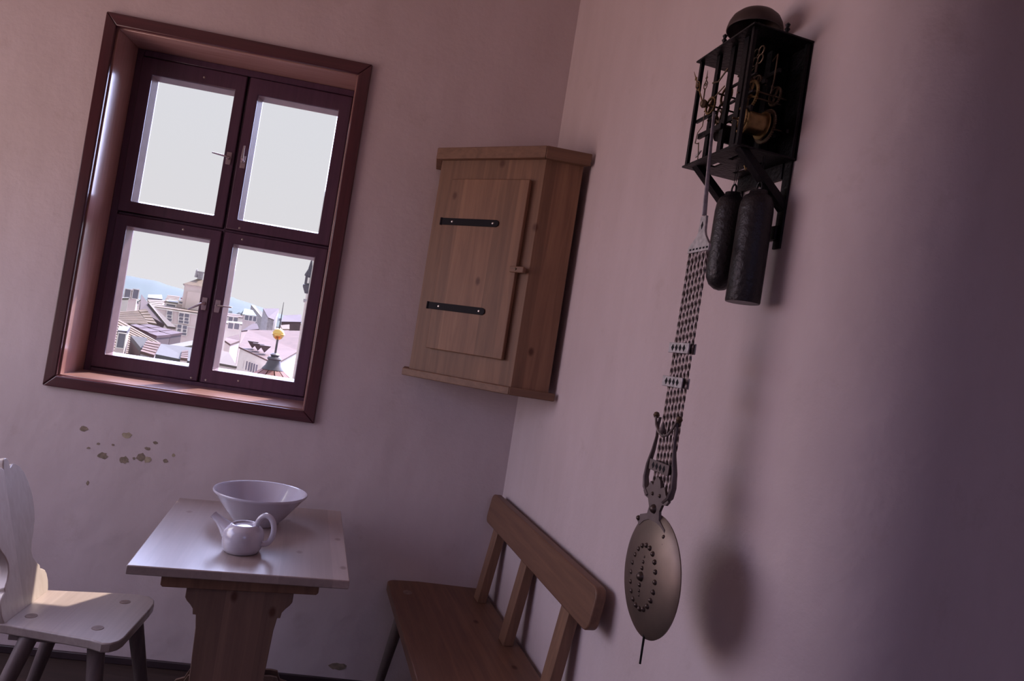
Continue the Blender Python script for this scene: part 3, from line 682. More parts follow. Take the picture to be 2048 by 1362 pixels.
# ornate hands in front of the frame
def hand(ang, L):
    def fn(bm):
        t = Matrix.Translation((-.040, -.0845, .128)) @ Matrix.Rotation(R(ang), 4, 'Y')
        tube(bm, [(0, 0, 0), (0, 0, L * .45)], .0018, 6, mat=t)
        for s in (-1, 1):
            tube(bm, [(0, 0, L * .40), (s * .006, 0, L * .48), (s * .008, 0, L * .58), (s * .003, 0, L * .66), (0, 0, L * .70)], .0012, 6, mat=t)
            tube(bm, [(0, 0, L * .52), (s * .0035, 0, L * .57), (0, 0, L * .62)], .0010, 6, mat=t)
            tube(bm, [(0, 0, L * .72), (s * .004, 0, L * .77), (0, 0, L * .82)], .0010, 6, mat=t)
        tube(bm, [(0, 0, L * .68), (0, 0, L * .85), (0, 0, L)], [.0014, .0012, .0004], 6, mat=t)
    return fn
B(hand(0, .078), 'hour_hand', M['dbrass'], clock); B(hand(-34, .118), 'minute_hand', M['brass'], clock)
B(lambda bm: lathe(bm, [(0, -.008), (.008, -.006), (.010, 0), (.006, .006), (0, .008)], 16, Matrix.Translation((-.040, -.083, .128)) @ Matrix.Rotation(PI / 2, 4, 'X')), 'hand_hub', M['dbrass'], clock)
# bell, its stand, hammer finials
bell_m = Matrix.Translation((-.004, -.002, HT + .056)) @ Matrix.Scale(.82, 4, (0, 0, 1))
def bell(bm):
    pr = [(.0625, -.006), (.063, -.003), (.062, .004), (.0595, .016), (.053, .031), (.042, .043), (.028, .051), (.012, .0545), (0, .055)]
    inn = [(0, .051), (.012, .0505), (.027, .047), (.040, .0395), (.050, .028), (.0565, .014), (.059, .003), (.0605, -.0055)]
    lathe(bm, pr + inn + [pr[0]], 56, bell_m)
bl = B(bell, 'bell', M['bell'], clock, angle=60)
B(lambda bm: tube(bm, [(0, .002, HT), (-.004, -.002, HT + .100), (-.004, -.002, HT + .112)], [.003, .003, .0035], 8), 'bell_stand', M['iron'], clock)
for x, y in ((-.01, -hd + .004), (hw - .006, .008), (-hw + .01, .02)):
    B(lambda bm: lathe(bm, [(.004, 0), (.003, .006), (.006, .012), (.003, .016), (.0055, .022), (0, .028)], 12, Matrix.Translation((x, y, HT + .003))), 'finial', M['iron'], clock)
B(lambda bm: tube(bm, [(-.01, -hd + .004, HT + .012), (.01, -.055, HT + .010), (.03, -.04, HT + .022), (.04, -.02, HT + .05)], .0022, 6), 'bell_hammer', M['iron'], clock)
# wall bracket
def brk_arm(x):
    def fn(bm):
        p0 = Vector((x, -.050, -.006)); p1 = Vector((x, hd - .004, -.098))
        tube(bm, [p0, p1], .0125, 4, mat=None)
        for v in bm.verts: v.co.x = x + (v.co.x - x) * .9
    return fn
for x in (-.082, .092):
    def arm(bm):
        # flat iron strap on edge, from the plate down to the wall bar
        q = [(-.060, -.004), (-.036, -.004), (hd - .006, -.088), (hd - .006, -.114)]
        prism(bm, q, x - .0115, x + .0115, 'x')
    o = B(arm, 'bracket_arm', M['iron'], clock, bevel=.001)
    B(lambda bm: box(bm, x - .0125, x + .0125, hd - .006, hd - .001, -.195 if x > 0 else -.150, .0), 'wall_bar', M['iron'], clock, bevel=.001)
B(lambda bm: box(bm, -.082, .092, hd - .013, hd - .0065, -.175, -.145), 'bracket_rail', M['iron'], clock, bevel=.001)
B(lambda bm: box(bm, -.07, .08, hd - .010, hd - .004, -.040, -.004), 'bracket_rail', M['iron'], clock, bevel=.001)
B(lambda bm: (tube(bm, [(.045, .0, .0), (.040, .004, -.018), (.032, .006, -.022), (.028, .004, -.012)], .002, 6)), 'cord_guide', M['brass'], clock)

# weights
def weight(name, x, y, z0, z1, r, rounded, label):
    o = root(name, at(MR, x, y, z0), label, 'clock weight')
    h = z1 - z0
    if rounded: pr = [(0, 0), (r * .35, .003), (r * .7, .012), (r * .93, .028), (r, .05)]
    else: pr = [(0, 0), (r * .97, 0), (r, .003)]
    pr += [(r * 1.0, h * .5), (r * .99, h - .045), (r * .94, h - .028), (r * .8, h - .014), (r * .55, h - .008), (r * .50, h), (0, h)]
    B(lambda bm: lathe(bm, pr, 40), 'weight_body', M['castiron'], o, angle=50)
    def eye(bm):
        tube(bm, [(.0085 * math.cos(2 * PI * i / 20), 0, h + .008 + .012 * math.sin(2 * PI * i / 20)) for i in range(20)], .0022, 8, closed=True)
    B(eye, 'eyelet', M['iron'], o)
    B(lambda bm: (tube(bm, [(-.003, 0, h + .018), (-.003, 0, KZ - .004 - z0)], .0008, 5), tube(bm, [(.004, 0, h + .018), (.004, 0, KZ - .004 - z0)], .0008, 5)), 'cord', M['iron'], o)
    return o
weight('clock_weight', 1.598, -.062, 1.722, 1.949, .0355, True, 'left black cast iron clock weight with rounded lower end')
weight('clock_weight', 1.703, -.066, 1.690, 1.934, .0365, False, 'right black cast iron clock weight with flat lower end')

# pendulum (in the plane in front of the clock)
PX, PY = 1.650, -.160
pend = root('clock_pendulum', at(MR, PX, PY, 1.084), 'long ornate clock pendulum with twisted rods and large round bronze bob', 'pendulum')
PO = Matrix.Translation((-PX, 0, -1.084))
B(lambda bm: tube(bm, [(1.630, 0, 2.105), (1.641, 0, 1.99), (1.655, 0, 1.868)], [.0038, .0045, .006], 10, flat=.5, mat=PO), 'suspension_rod', M['steel'], pend)
def yoke(bm):
    prism(bm, [(1.647, 1.866), (1.668, 1.866), (1.671, 1.832), (1.676, 1.822), (1.692, 1.805), (1.697, 1.801), (1.697, 1.787), (1.612, 1.787), (1.612, 1.800), (1.622, 1.807), (1.640, 1.822), (1.645, 1.832)], -.003, .003, 'y', PO)
B(yoke, 'yoke_plate', M['steel'], pend, bevel=.0008)
def diamond(x, z, a, b): return [(x - a, z), (x, z - b), (x + a, z), (x, z + b)]
B(lambda bm: prism(bm, diamond(1.658, 1.845, .0045, .009), -.0036, -.0030, 'y', PO), 'diamond_shade_patch', M['hinge'], pend)  # dark patch stands in for the shade of an open hole
for i in range(6):
    B(lambda bm: box(bm, 1.620 + i * .0135, 1.6275 + i * .0135, -.0034, -.0029, 1.792, 1.796, PO), 'slot_mark', M['hinge'], pend)
for k in range(6):
    x = 1.6190 + k * .0142
    def rod(bm):
        n = 96; ps = []; rs = []
        for i in range(n + 1):
            z = 1.790 - (1.790 - 1.262) * i / n
            xx = x - (1.790 - z) * .012
            ps.append((xx, 0, z))
        # square bar twisted about its axis
        rings = []
        for i, p in enumerate(ps):
            a = i * .50 + k * .25
            rings.append([bm.verts.new((p[0] + .0049 * math.cos(a + PI / 2 * q) * (1 if q % 2 else .8), .0026 * math.sin(a + PI / 2 * q), p[2])) for q in range(4)])
        for a, b in zip(rings, rings[1:]):
            for q in range(4): bm.faces.new((a[q], a[(q + 1) % 4], b[(q + 1) % 4], b[q]))
        bm.faces.new(rings[0]); bm.faces.new(rings[-1][::-1]); T(bm, bm.verts, PO)
    B(rod, 'twisted_rod', M['twist'], pend)
for z, x, w_ in ((1.575, 1.647, .042), (1.500, 1.641, .043), (1.312, 1.640, .043)):
    cp = B(lambda bm: box(bm, x - w_, x + w_, -.0095, -.0060, z - .0115, z + .0115, PO), 'clamp_plate', M['steel'] if z > 1.4 else M['lyre'], pend, bevel=.001)
    B(lambda bm: box(bm, x - w_, x + w_, .0060, .0095, z - .0115, z + .0115, PO), 'clamp_plate', M['steel'], pend, bevel=.001)
    for i in range(4):
        B(lambda bm: prism(bm, diamond(x - .024 + i * .016, z, .0058, .0078), -.0101, -.0094, 'y', PO), 'diamond_shade_patch', M['hinge'], cp)  # dark patches in place of shaded open holes
# lyre shaped holder: two arms, shield, neck
def lyre(bm):
    for s in (-1, 1):
        c = 1.643
        ps = [(c + s * .038, -.004, 1.418), (c + s * .042, -.004, 1.400), (c + s * .040, -.004, 1.375), (c + s * .046, -.004, 1.345), (c + s * .058, -.004, 1.310), (c + s * .062, -.004, 1.280), (c + s * .054, -.004, 1.258), (c + s * .035, -.004, 1.244)]
        tube(bm, ps, [.004, .004, .004, .0055, .007, .0075, .009, .008], 8, flat=.5, mat=PO)
    sh = [(1.605, 1.262), (1.612, 1.276), (1.626, 1.270), (1.632, 1.285), (1.643, 1.292), (1.654, 1.285), (1.660, 1.270), (1.676, 1.276), (1.684, 1.262), (1.700, 1.250), (1.690, 1.240), (1.676, 1.238), (1.668, 1.222), (1.672, 1.205), (1.700, 1.192), (1.716, 1.160),
          (1.700, 1.166), (1.686, 1.182), (1.66, 1.196), (1.63, 1.196), (1.606, 1.186), (1.590, 1.172), (1.578, 1.180), (1.588, 1.196), (1.618, 1.206), (1.622, 1.222), (1.612, 1.238), (1.596, 1.240), (1.586, 1.250)]
    prism(bm, sh, -.008, -.002, 'y', PO)
    bmesh.ops.triangulate(bm, faces=[f for f in bm.faces if len(f.verts) > 8])
B(lyre, 'lyre_holder', M['lyre'], pend)
def cyl_bead(x, y, z, r, nm='bead', m='beadm'):
    B(lambda bm: lathe(bm, [(0, r * .9), (r * .5, r * .78), (r * .85, r * .4), (r, 0), (r, -r * .4)], 14, PO @ Matrix.Translation((x, y, z)) @ Matrix.Rotation(PI / 2, 4, 'X')), nm, M[m], pend)
cyl_bead(1.645, -.008, 1.222, .0105); cyl_bead(1.630, -.008, 1.252, .0045); cyl_bead(1.662, -.008, 1.254, .0045)
cyl_bead(1.583, -.008, 1.186, .006); cyl_bead(1.704, -.008, 1.178, .005); cyl_bead(1.708, -.008, 1.162, .006)
for x, z in ((1.594, 1.421), (1.694, 1.423)):
    B(lambda bm: lathe(bm, [(0, .008), (.005, .006), (.0075, 0), (.005, -.006), (0, -.008)], 14, PO @ Matrix.Translation((x, -.008, z))), 'knob', M['dbrass'], pend)
def curl(bm):
    tube(bm, [(1.596, -.010, 1.418), (1.606, -.012, 1.400), (1.622, -.012, 1.386), (1.643, -.012, 1.380), (1.664, -.012, 1.386), (1.680, -.012, 1.402), (1.690, -.010, 1.420)], .0030, 8, mat=PO)
    lathe(bm, [(0, -.008), (.006, -.006), (.008, 0), (.005, .007), (.003, .016), (0, .018)], 14, PO @ Matrix.Translation((1.640, -.014, 1.392)))
B(curl, 'curl_bracket', M['lyre'], pend)
# bob: shallow domed disc
RB = .1205; BZ = 1.083; BX = 1.658
def bobf(bm):
    pr = [(0, .024), (.03, .0232), (.06, .0200), (.085, .0145), (.104, .0080), (.115, .003), (RB, -.001), (RB - .001, -.004), (.10, -.006), (0, -.010)]
    lathe(bm, pr, 72, PO @ Matrix.Translation((BX, 0, BZ)) @ Matrix.Scale(1.09, 4, (0, 0, 1)) @ Matrix.Rotation(PI / 2, 4, 'X'))
B(bobf, 'bob', M['bob'], pend, angle=60)
def dome(r): return .024 * (1 - (r / .122) ** 2)
for i in range(20):
    a = 2 * PI * i / 20 + .1; r = .052
    cyl_bead(BX + .006 + r * 1.0 * math.cos(a), -dome(r), BZ - .003 + r * 1.27 * math.sin(a), .0060)
for dz, r in ((-.040, .0032), (-.030, .004), (-.018, .005), (0, .0105), (.018, .005), (.031, .0045), (.042, .0035)):
    cyl_bead(BX + .004, -dome(abs(dz)), BZ - .003 + dz, r)
B(lambda bm: tube(bm, [(1.674, -.002, .990), (1.6745, -.002, .900)], [.0028, .0024], 8, mat=PO), 'tip_rod', M['iron'], pend)

# ------------------------------------------------------------------ the city outside
def pol(az, d, z=0): return Vector((d * math.sin(R(az)), d * math.cos(R(az)), z))
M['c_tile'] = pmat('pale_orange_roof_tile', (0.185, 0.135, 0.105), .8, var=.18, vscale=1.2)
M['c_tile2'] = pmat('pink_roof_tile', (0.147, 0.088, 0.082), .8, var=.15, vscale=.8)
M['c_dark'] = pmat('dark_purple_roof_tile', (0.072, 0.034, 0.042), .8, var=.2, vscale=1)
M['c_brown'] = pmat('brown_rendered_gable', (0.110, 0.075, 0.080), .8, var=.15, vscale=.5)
M['c_wall'] = pmat('pale_pink_render', (0.800, 0.680, 0.680), .8, var=.06, vscale=.4)
M['c_white'] = pmat('white_render', (0.860, 0.800, 0.780), .8, var=.06, vscale=.4)
M['c_win'] = pmat('dark_window_recess', (0.200, 0.190, 0.240), .4)
M['c_grey'] = pmat('grey_lead', (0.100, 0.088, 0.115), .5, var=.25, vscale=3)
M['c_stone'] = pmat('grey_stone', (0.420, 0.390, 0.430), .8, var=.25, vscale=1)
M['c_green'] = pmat('green_copper', (0.090, 0.125, 0.130), .7, var=.1)
M['c_hill'] = pmat('haze_tinted_hillside', (0.062, 0.090, 0.092), .9, var=.06, vscale=.004)  # distance haze is mixed into the hill colour
M['c_tree'] = pmat('dark_hazy_foliage', (0.050, 0.060, 0.070), .9, var=.3, vscale=.3)
M['c_red'] = pmat('dull_red_roof', (0.110, 0.050, 0.052), .8, var=.12, vscale=.5)
M['c_purp'] = pmat('distant_purple_roof', (0.092, 0.060, 0.070), .8, var=.15, vscale=.3)
M['c_wroof'] = pmat('bright_flat_roof', (0.190, 0.180, 0.155), .8, var=.06)
M['c_groof'] = pmat('grey_flat_roof', (0.10, 0.098, 0.105), .8, var=.1)
M['c_proof'] = pmat('pale_pink_roof', (0.150, 0.120, 0.110), .8, var=.1)
M['gold'] = pmat('gilded_metal', (0.95, 0.62, 0.22), .22, metal=1.0)
M['ground'] = pmat('city_ground', (0.10, 0.09, 0.095), .9, var=.2, vscale=.02)
gr = B(lambda bm: prism(bm, [(-6000, 3), (6000, 3), (9000, 9000), (-9000, 9000)], -36, -35, 'z'), 'ground', M['ground'], smooth=False); struct(gr, 'pale streets and ground far below the tower')

# buildings seen through the two lower panes; corner heights in metres (ridge left, ridge right, eave right, ...)
BLD = [
    ('broad light striped tile roof at the left edge of the lower left pane',[(-30.37,54.05,0.18),(-29.23,54.67,0.51),(-27.28,52.88,-0.36),(-29.04,51.93,-0.61)],-20,'c_white','c_tile',12,[],'house',0.15),
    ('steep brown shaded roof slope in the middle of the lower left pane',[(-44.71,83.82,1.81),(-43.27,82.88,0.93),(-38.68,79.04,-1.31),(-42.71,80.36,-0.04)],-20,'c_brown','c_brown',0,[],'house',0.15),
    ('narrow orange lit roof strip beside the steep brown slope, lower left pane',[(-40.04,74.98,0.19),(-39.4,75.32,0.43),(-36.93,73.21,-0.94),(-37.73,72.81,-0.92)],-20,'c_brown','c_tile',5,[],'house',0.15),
    ('pale strip for the lit verge of the steep brown slope, lower left pane',[(-43.04,82.44,0.97),(-42.61,82.66,0.74),(-37.66,78.98,-1.29),(-38.42,78.61,-1.3)],-20,'c_wall','c_wall',0,[],'house',0.15),  # light on the roof edge put into a pale strip
    ('pale house with two windows above the striped roof, left edge of lower left pane',[(-60.38,108.31,2.43),(-58.71,109.22,2.85),(-54.97,102.15,2.55),(-56.52,101.3,2.13)],-20,'c_wall','c_tile2',2,[(-56.03,101.34,1.77,0.7,1.3),(-55.14,101.83,1.93,0.7,1.3)],'house',0.15),
    ('white chimney stack at the left edge of the lower left pane',[(-48.33,86.4,1.07),(-47.72,86.74,1.21),(-46.76,84.99,1.14),(-47.35,84.66,1.0)],-20,'c_white','c_white',0,[],'chimney',0.15),
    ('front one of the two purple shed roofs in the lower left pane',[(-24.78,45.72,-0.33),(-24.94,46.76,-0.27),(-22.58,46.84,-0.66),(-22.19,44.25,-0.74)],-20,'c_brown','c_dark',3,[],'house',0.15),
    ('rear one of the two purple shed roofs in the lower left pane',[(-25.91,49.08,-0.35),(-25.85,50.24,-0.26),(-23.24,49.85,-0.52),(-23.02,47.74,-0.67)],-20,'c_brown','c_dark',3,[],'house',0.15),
    ('light striped roof below the purple sheds, lower left pane',[(-23.56,42.05,0.05),(-21.1,42.67,-1.02),(-20.48,39.51,-1.61),(-21.8,38.79,-1.77)],-20,'c_white','c_tile',13,[],'house',0.15),
    ('small pink tiled roof with dark courses at the bottom of the lower left pane',[(-19.68,38.23,-0.75),(-19.05,38.55,-0.76),(-18.44,36.84,-1.38),(-19.03,36.54,-1.26)],-20,'c_stone','c_tile2',5,[],'house',0.15),
    ('grey dormer with a narrow window at the bottom left corner of the lower left pane',[(-21.4,38.44,-0.35),(-20.93,38.7,-0.29),(-20.37,37.41,-0.51),(-20.75,37.2,-0.53)],-20,'c_wall','c_grey',0,[(-20.5,37.23,-0.9,0.32,0.75)],'dormer',0.15),
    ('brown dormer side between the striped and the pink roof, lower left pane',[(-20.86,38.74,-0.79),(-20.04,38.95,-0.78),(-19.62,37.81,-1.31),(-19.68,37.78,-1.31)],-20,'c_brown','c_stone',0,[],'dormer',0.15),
    ('bright white flat roof at the bottom right of the lower left pane',[(-20.02,41.42,-1.14),(-19.17,42.91,-0.68),(-18.12,40.65,-0.84),(-19.17,39.38,-1.29)],-20,'c_stone','c_white',0,[],'house',0.15),
    ('low grey house with arched end at the bottom right of the lower left pane',[(-18.15,36.76,-0.85),(-16.66,37.46,-0.84),(-15.55,35.22,-1.41),(-17.19,34.45,-1.26)],-20,'c_stone','c_stone',0,[],'house',0.15),
    ('small red roof in front of the white flat roof, lower left pane',[(-16.79,36.3,-0.87),(-16.53,36.42,-0.79),(-15.76,34.8,-1.12),(-16.05,34.66,-1.12)],-20,'c_wall','c_tile2',4,[],'house',0.15),
    ('large pale pink building with rows of windows beside the mullion, lower left pane',[(-73.0,144.62,0.83),(-64.38,148.66,0.97),(-60.32,139.52,0.38),(-69.17,135.35,0.22)],-30,'c_wall','c_tile',2,[(-66.64,136.28,-0.81,0.85,1.3),(-66.52,136.34,-1.54,0.85,1.1),(-64.71,137.21,-0.86,0.85,1.3),(-64.61,137.25,-1.56,0.85,1.1),(-63.88,137.59,-0.83,0.85,1.3),(-63.78,137.64,-1.54,0.85,1.1),(-64.68,137.22,-3.14,0.85,1.3),(-63.93,137.57,-3.17,0.85,1.3),(-64.59,137.26,-3.82,0.85,1.1),(-63.84,137.61,-3.84,0.85,1.1)],'palace',0.15),
    ('pale attic storey above the pink building, lower left pane',[(-73.34,148.92,2.04),(-66.11,152.27,1.97),(-63.67,146.79,1.6),(-71.31,143.23,1.52)],-30,'c_wall','c_white',0,[(-68.18,144.53,1.84,1.6,0.35),(-70.19,143.56,0.95,1.6,0.35)],'house',0.15),
    ('orange hipped roof left of the pavilion tower, lower left pane',[(-77.3,155.89,3.1),(-75.12,156.95,3.22),(-72.21,150.58,1.66),(-74.6,149.41,1.49)],-30,'c_wall','c_tile',5,[],'house',0.15),
    ('dark red roof strip below the pavilion tower, lower left pane',[(-73.36,155.57,3.59),(-69.19,157.47,3.66),(-66.65,152.03,2.65),(-71.48,149.82,2.8)],-30,'c_wall','c_red',3,[],'house',0.15),
    ('orange roof in the middle distance left of the palace, lower left pane',[(-97.43,186.03,1.36),(-93.27,188.15,1.98),(-85.21,167.58,-0.18),(-86.12,167.11,-0.12)],-30,'c_wall','c_tile',4,[],'house',0.15),
    ('green grey flat roof in the middle distance, lower left pane',[(-139.19,265.76,3.12),(-135.06,267.88,3.78),(-121.2,241.27,2.13),(-125.22,239.21,1.82)],-30,'c_stone','c_grey',0,[],'house',0.15),
    ('large pink tiled roof with three triangular dormers, lower right pane',[(-53.34,142.33,-1.68),(-43.56,145.62,-0.19),(-38.35,128.39,-3.76),(-36.39,111.2,-5.62),(-47.63,124.18,-4.47)],-30,'c_white','c_tile2',0,[(-46.41,123.57,-7.17,0.28,1.5),(-45.46,122.22,-7.16,0.28,1.5),(-44.51,120.86,-7.16,0.28,1.5),(-43.58,119.5,-7.15,0.28,1.5),(-42.65,118.14,-7.14,0.28,1.5),(-41.74,116.77,-7.12,0.28,1.5),(-40.83,115.39,-7.11,0.28,1.5)],'house',0.15),
    ('small pink roofed house at the left of the lower right pane',[(-44.15,109.43,-2.67),(-42.51,110.08,-1.88),(-39.77,103.63,-2.63),(-39.78,100.41,-3.19),(-41.28,101.96,-2.85)],-30,'c_wall','c_tile2',0,[],'house',0.15),
    ('pale lilac house below the small pink roof, lower right pane',[(-34.12,83.28,-3.27),(-33.16,83.67,-3.42),(-29.95,78.48,-4.54),(-31.83,77.73,-4.43)],-30,'c_wall','c_wall',0,[],'house',0.15),
    ('brown hipped roof behind the large pink roof, lower right pane',[(-56.97,153.79,-0.48),(-56.07,154.12,-0.19),(-53.05,147.76,-1.22),(-56.25,146.58,-2.15)],-30,'c_wall','c_brown',0,[],'house',0.15),
    ('white flat topped house at the left of the lower right pane',[(-80.64,198.23,-1.24),(-76.79,199.75,-0.93),(-71.68,186.71,-1.36),(-75.5,185.2,-1.7)],-30,'c_white','c_white',0,[(-74.17,185.41,-2.08,1.2,1.5),(-72.78,185.96,-2.0,1.2,1.5)],'house',0.15),
    ('white house with a pink eave behind the flat topped one, lower right pane',[(-99.14,242.52,1.02),(-95.02,244.16,1.13),(-87.94,228.67,0.25),(-92.82,226.73,-0.1)],-30,'c_white','c_tile2',2,[(-91.19,227.07,-0.78,1.2,1.5),(-89.76,227.64,-0.76,1.2,1.5)],'house',0.15),
    ('pale green copper roof in the middle distance, lower right pane',[(-123.92,321.98,4.05),(-120.39,323.31,3.85),(-109.87,300.55,1.46),(-115.31,298.5,1.18)],-30,'c_wall','c_green',0,[(-113.1,298.28,0.21,1.5,2),(-111.58,298.85,0.22,1.5,2),(-110.23,299.35,0.2,1.5,2)],'house',0.15),
    ('long pale diagonal roof behind the green copper roof, lower right pane',[(-140.95,374.34,7.04),(-138.91,375.11,6.87),(-120.75,344.45,1.82),(-122.96,343.66,1.07)],-30,'c_stone','c_white',0,[],'house',0.15),
    ('dark purple steep roof left of the lightning rod, lower right pane',[(-101.24,282.4,4.83),(-95.41,284.42,5.89),(-86.96,255.61,1.03),(-89.04,254.9,1.6)],-30,'c_stone','c_purp',0,[],'house',0.15),
    ('dark red roof mass right of the lightning rod, lower right pane',[(-90.31,275.58,3.35),(-84.09,277.54,4.77),(-75.58,250.86,1.85),(-82.06,248.82,0.83)],-30,'c_brown','c_purp',0,[],'house',0.15),
    ('small orange roof above the gilded ball, lower right pane',[(-53.95,163.32,0.14),(-52.04,163.94,0.66),(-50.07,158.27,-0.35),(-51.54,157.8,-0.59)],-30,'c_wall','c_tile',0,[],'house',0.15),
]

for lab, top, base, wm, rm, courses, wins, kd, ov in BLD:
    vs = [Vector(p) for p in top]; n = len(vs); cen = sum(vs, Vector()) / n
    o = root(kd, Matrix.Translation((cen.x, cen.y, base)), lab, 'building' if kd == 'palace' else kd)
    loc = [v - Vector((cen.x, cen.y, base)) for v in vs]
    ins = [Vector((v.x * .965, v.y * .965, v.z - .10)) for v in loc]
    def wf(bm):
        a = [bm.verts.new((v.x, v.y, 0)) for v in ins]; b_ = [bm.verts.new(v) for v in ins]
        bm.faces.new(a)
        bmesh.ops.triangulate(bm, faces=[bm.faces.new(b_)])
        for k in range(n): bm.faces.new((a[k], a[(k + 1) % n], b_[(k + 1) % n], b_[k]))
    B(wf, 'walls', M[wm], o, smooth=False)
    def rf(bm):
        if courses and n == 4:
            nl, nr, er, el = loc
            for k in range(courses):
                t0 = k / courses; t1 = (k + 1.0) / courses
                a = nl.lerp(el, t0); b2 = nr.lerp(er, t0); c = nr.lerp(er, t1); d = nl.lerp(el, t1)
                up0 = Vector((0, 0, .0)); up1 = Vector((0, 0, .22 * abs((nl - el).z) / courses + .012)); dn = Vector((0, 0, -.12))
                q = [bm.verts.new(p) for p in (a + up0, b2 + up0, c + up1, d + up1, a + dn, b2 + dn, c + dn, d + dn)]
                for f in ((0, 1, 2, 3), (7, 6, 5, 4), (0, 4, 5, 1), (1, 5, 6, 2), (2, 6, 7, 3), (3, 7, 4, 0)): bm.faces.new([q[x] for x in f])
        else:
            a = [bm.verts.new(v + Vector((0, 0, -.10))) for v in loc]; b_ = [bm.verts.new(v + Vector((0, 0, ov))) for v in loc]
            for k in range(n): bm.faces.new((a[k], a[(k + 1) % n], b_[(k + 1) % n], b_[k]))
            bmesh.ops.triangulate(bm, faces=[bm.faces.new(a[::-1]), bm.faces.new(b_)])
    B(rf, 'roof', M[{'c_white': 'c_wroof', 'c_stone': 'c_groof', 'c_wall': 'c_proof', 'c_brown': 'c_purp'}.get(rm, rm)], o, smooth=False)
    for (x, y, z, ww, hh) in wins:
        face = math.atan2(-x, y)                       # windows look back at the tower
        wm_ = Matrix.Translation((x - cen.x, y - cen.y, z - base)) @ Matrix.Rotation(face, 4, 'Z')
        fr = B(lambda bm: ring(bm, -ww / 2 - ww * .14, ww / 2 + ww * .14, -hh / 2 - ww * .14, hh / 2 + ww * .14, -ww / 2, ww / 2, -hh / 2, hh / 2, -.10, -.10, .3), 'window_surround', M['c_white'], o, smooth=False, matrix=wm_)
        B(lambda bm: box(bm, -ww / 2, ww / 2, -.04, .3, -hh / 2, hh / 2), 'pane', M['c_win'], fr, smooth=False)
    if kd == 'palace':
        a_ = loc[2]; b_ = loc[3]
        for dz in (-.35, -3.0):
            d_ = (b_ - a_); ang_ = math.atan2(d_.y, d_.x)
            B(lambda bm: box(bm, 0, d_.length, -.35, .15, dz - .12, dz + .12), 'cornice', M['c_white'], o, smooth=False, matrix=Matrix.Translation(a_) @ Matrix.Rotation(ang_, 4, 'Z'))
    if 'triangular dormers' in lab:
        for x, y, z in ((-44.86, 123.08, -3.42), (-43.11, 121.05, -3.59), (-41.25, 119.06, -3.65)):
            dm_ = Matrix.Translation((x - cen.x, y - cen.y, z - base)) @ Matrix.Rotation(math.atan2(-x, y), 4, 'Z')
            dd = B(lambda bm: prism(bm, [(-.95, .45), (.95, .45), (0, -.75)], -.5, 1.2, 'y'), 'dormer', M['c_purp'], o, smooth=False, matrix=dm_)

tw = root('palace_tower', Matrix.Translation((-67.6, 147.3, -35)) @ Matrix.Rotation(R(27), 4, 'Z'), 'square pavilion tower with low red roof and statue on top', 'tower')
B(lambda bm: (box(bm, -2.0, 3.2, -2.6, 2.6, 0, 40.7), box(bm, -2.2, 3.4, -2.8, 2.8, 40.5, 40.75), box(bm, -1.4, 4.2, -3.4, 2.6, 0, 39.4)), 'walls', M['c_wall'], tw, smooth=False)
def pyr(bm):
    v = [bm.verts.new(p) for p in ((-2.4, -3.0, 40.75), (3.6, -3.0, 40.75), (3.6, 3.0, 40.75), (-2.4, 3.0, 40.75), (.1, -.5, 42.3), (1.1, -.5, 42.3), (1.1, .5, 42.3), (.1, .5, 42.3))]
    for f in ((0, 3, 2, 1), (4, 5, 6, 7), (0, 1, 5, 4), (1, 2, 6, 5), (2, 3, 7, 6), (3, 0, 4, 7)): bm.faces.new([v[i] for i in f])
B(pyr, 'roof', M['c_tile'], tw, smooth=False)
B(lambda bm: (box(bm, .1, 1.1, -.5, .5, 42.3, 43.8), box(bm, -.05, 1.25, -.65, .65, 43.7, 43.95)), 'lantern', M['c_stone'], tw, smooth=False)
B(lambda bm: lathe(bm, [(0, 42.6), (.32, 42.6), (.26, 43.2), (.2, 43.7), (.26, 43.9), (.13, 44.1), (.15, 44.25), (0, 44.4)], 10, Matrix.Translation((-.2, 0, 0))), 'statue', M['c_stone'], tw)

# far roofs in the haze
rr = random.Random(11)
taken = []
for i in range(64):
    if i < 34: az = -30.2 + 6.2 * rr.random()
    else: az = -22.6 + 6.4 * rr.random()
    d = 430 + 500 * rr.random() ** 1.3
    hgt = rr.uniform(-10, -1.5) * (d / 500) ** .7
    m = rr.choice(['c_white', 'c_wall', 'c_white', 'c_stone']); rm = rr.choice(['c_tile', 'c_tile2', 'c_dark', 'c_grey', 'c_white', 'c_green'])
    p = pol(az, d, -35)
    for _try in range(60):
        q_ = pol(az, d, 0)
        if all((q_ - t_).length > s_ + 14 for t_, s_ in taken): break
        d = 430 + 500 * rr.random(); az = (-30.2 + 6.2 * rr.random()) if i < 34 else (-22.6 + 6.4 * rr.random())
    else: continue
    taken.append((q_, 14)); p = pol(az, d, -35)
    o = root('distant_house', Matrix.Translation(p) @ Matrix.Rotation(R(-az + rr.choice((0, 90, 30, -25))), 4, 'Z'), 'small pale distant house in the hazy band of roofs below the hills', 'house', 'distant houses below the hills')
    W2 = rr.uniform(4, 8); L = rr.uniform(5, 10); h = 35 + hgt; hr = h + W2 * rr.uniform(.35, .8)
    B(lambda bm: prism(bm, [(-W2, 0), (W2, 0), (W2, h), (0, hr - .1), (-W2, h)], -L, L, 'x'), 'walls', M[m], o, smooth=False)
    B(lambda bm: prism(bm, [(-W2 - .4, h - .3), (0, hr), (W2 + .4, h - .3), (W2 + .4, h), (0, hr + .5), (-W2 - .4, h)], -L - .3, L + .3, 'x'), 'roof', M['c_wroof' if rm == 'c_white' else rm], o, smooth=False)
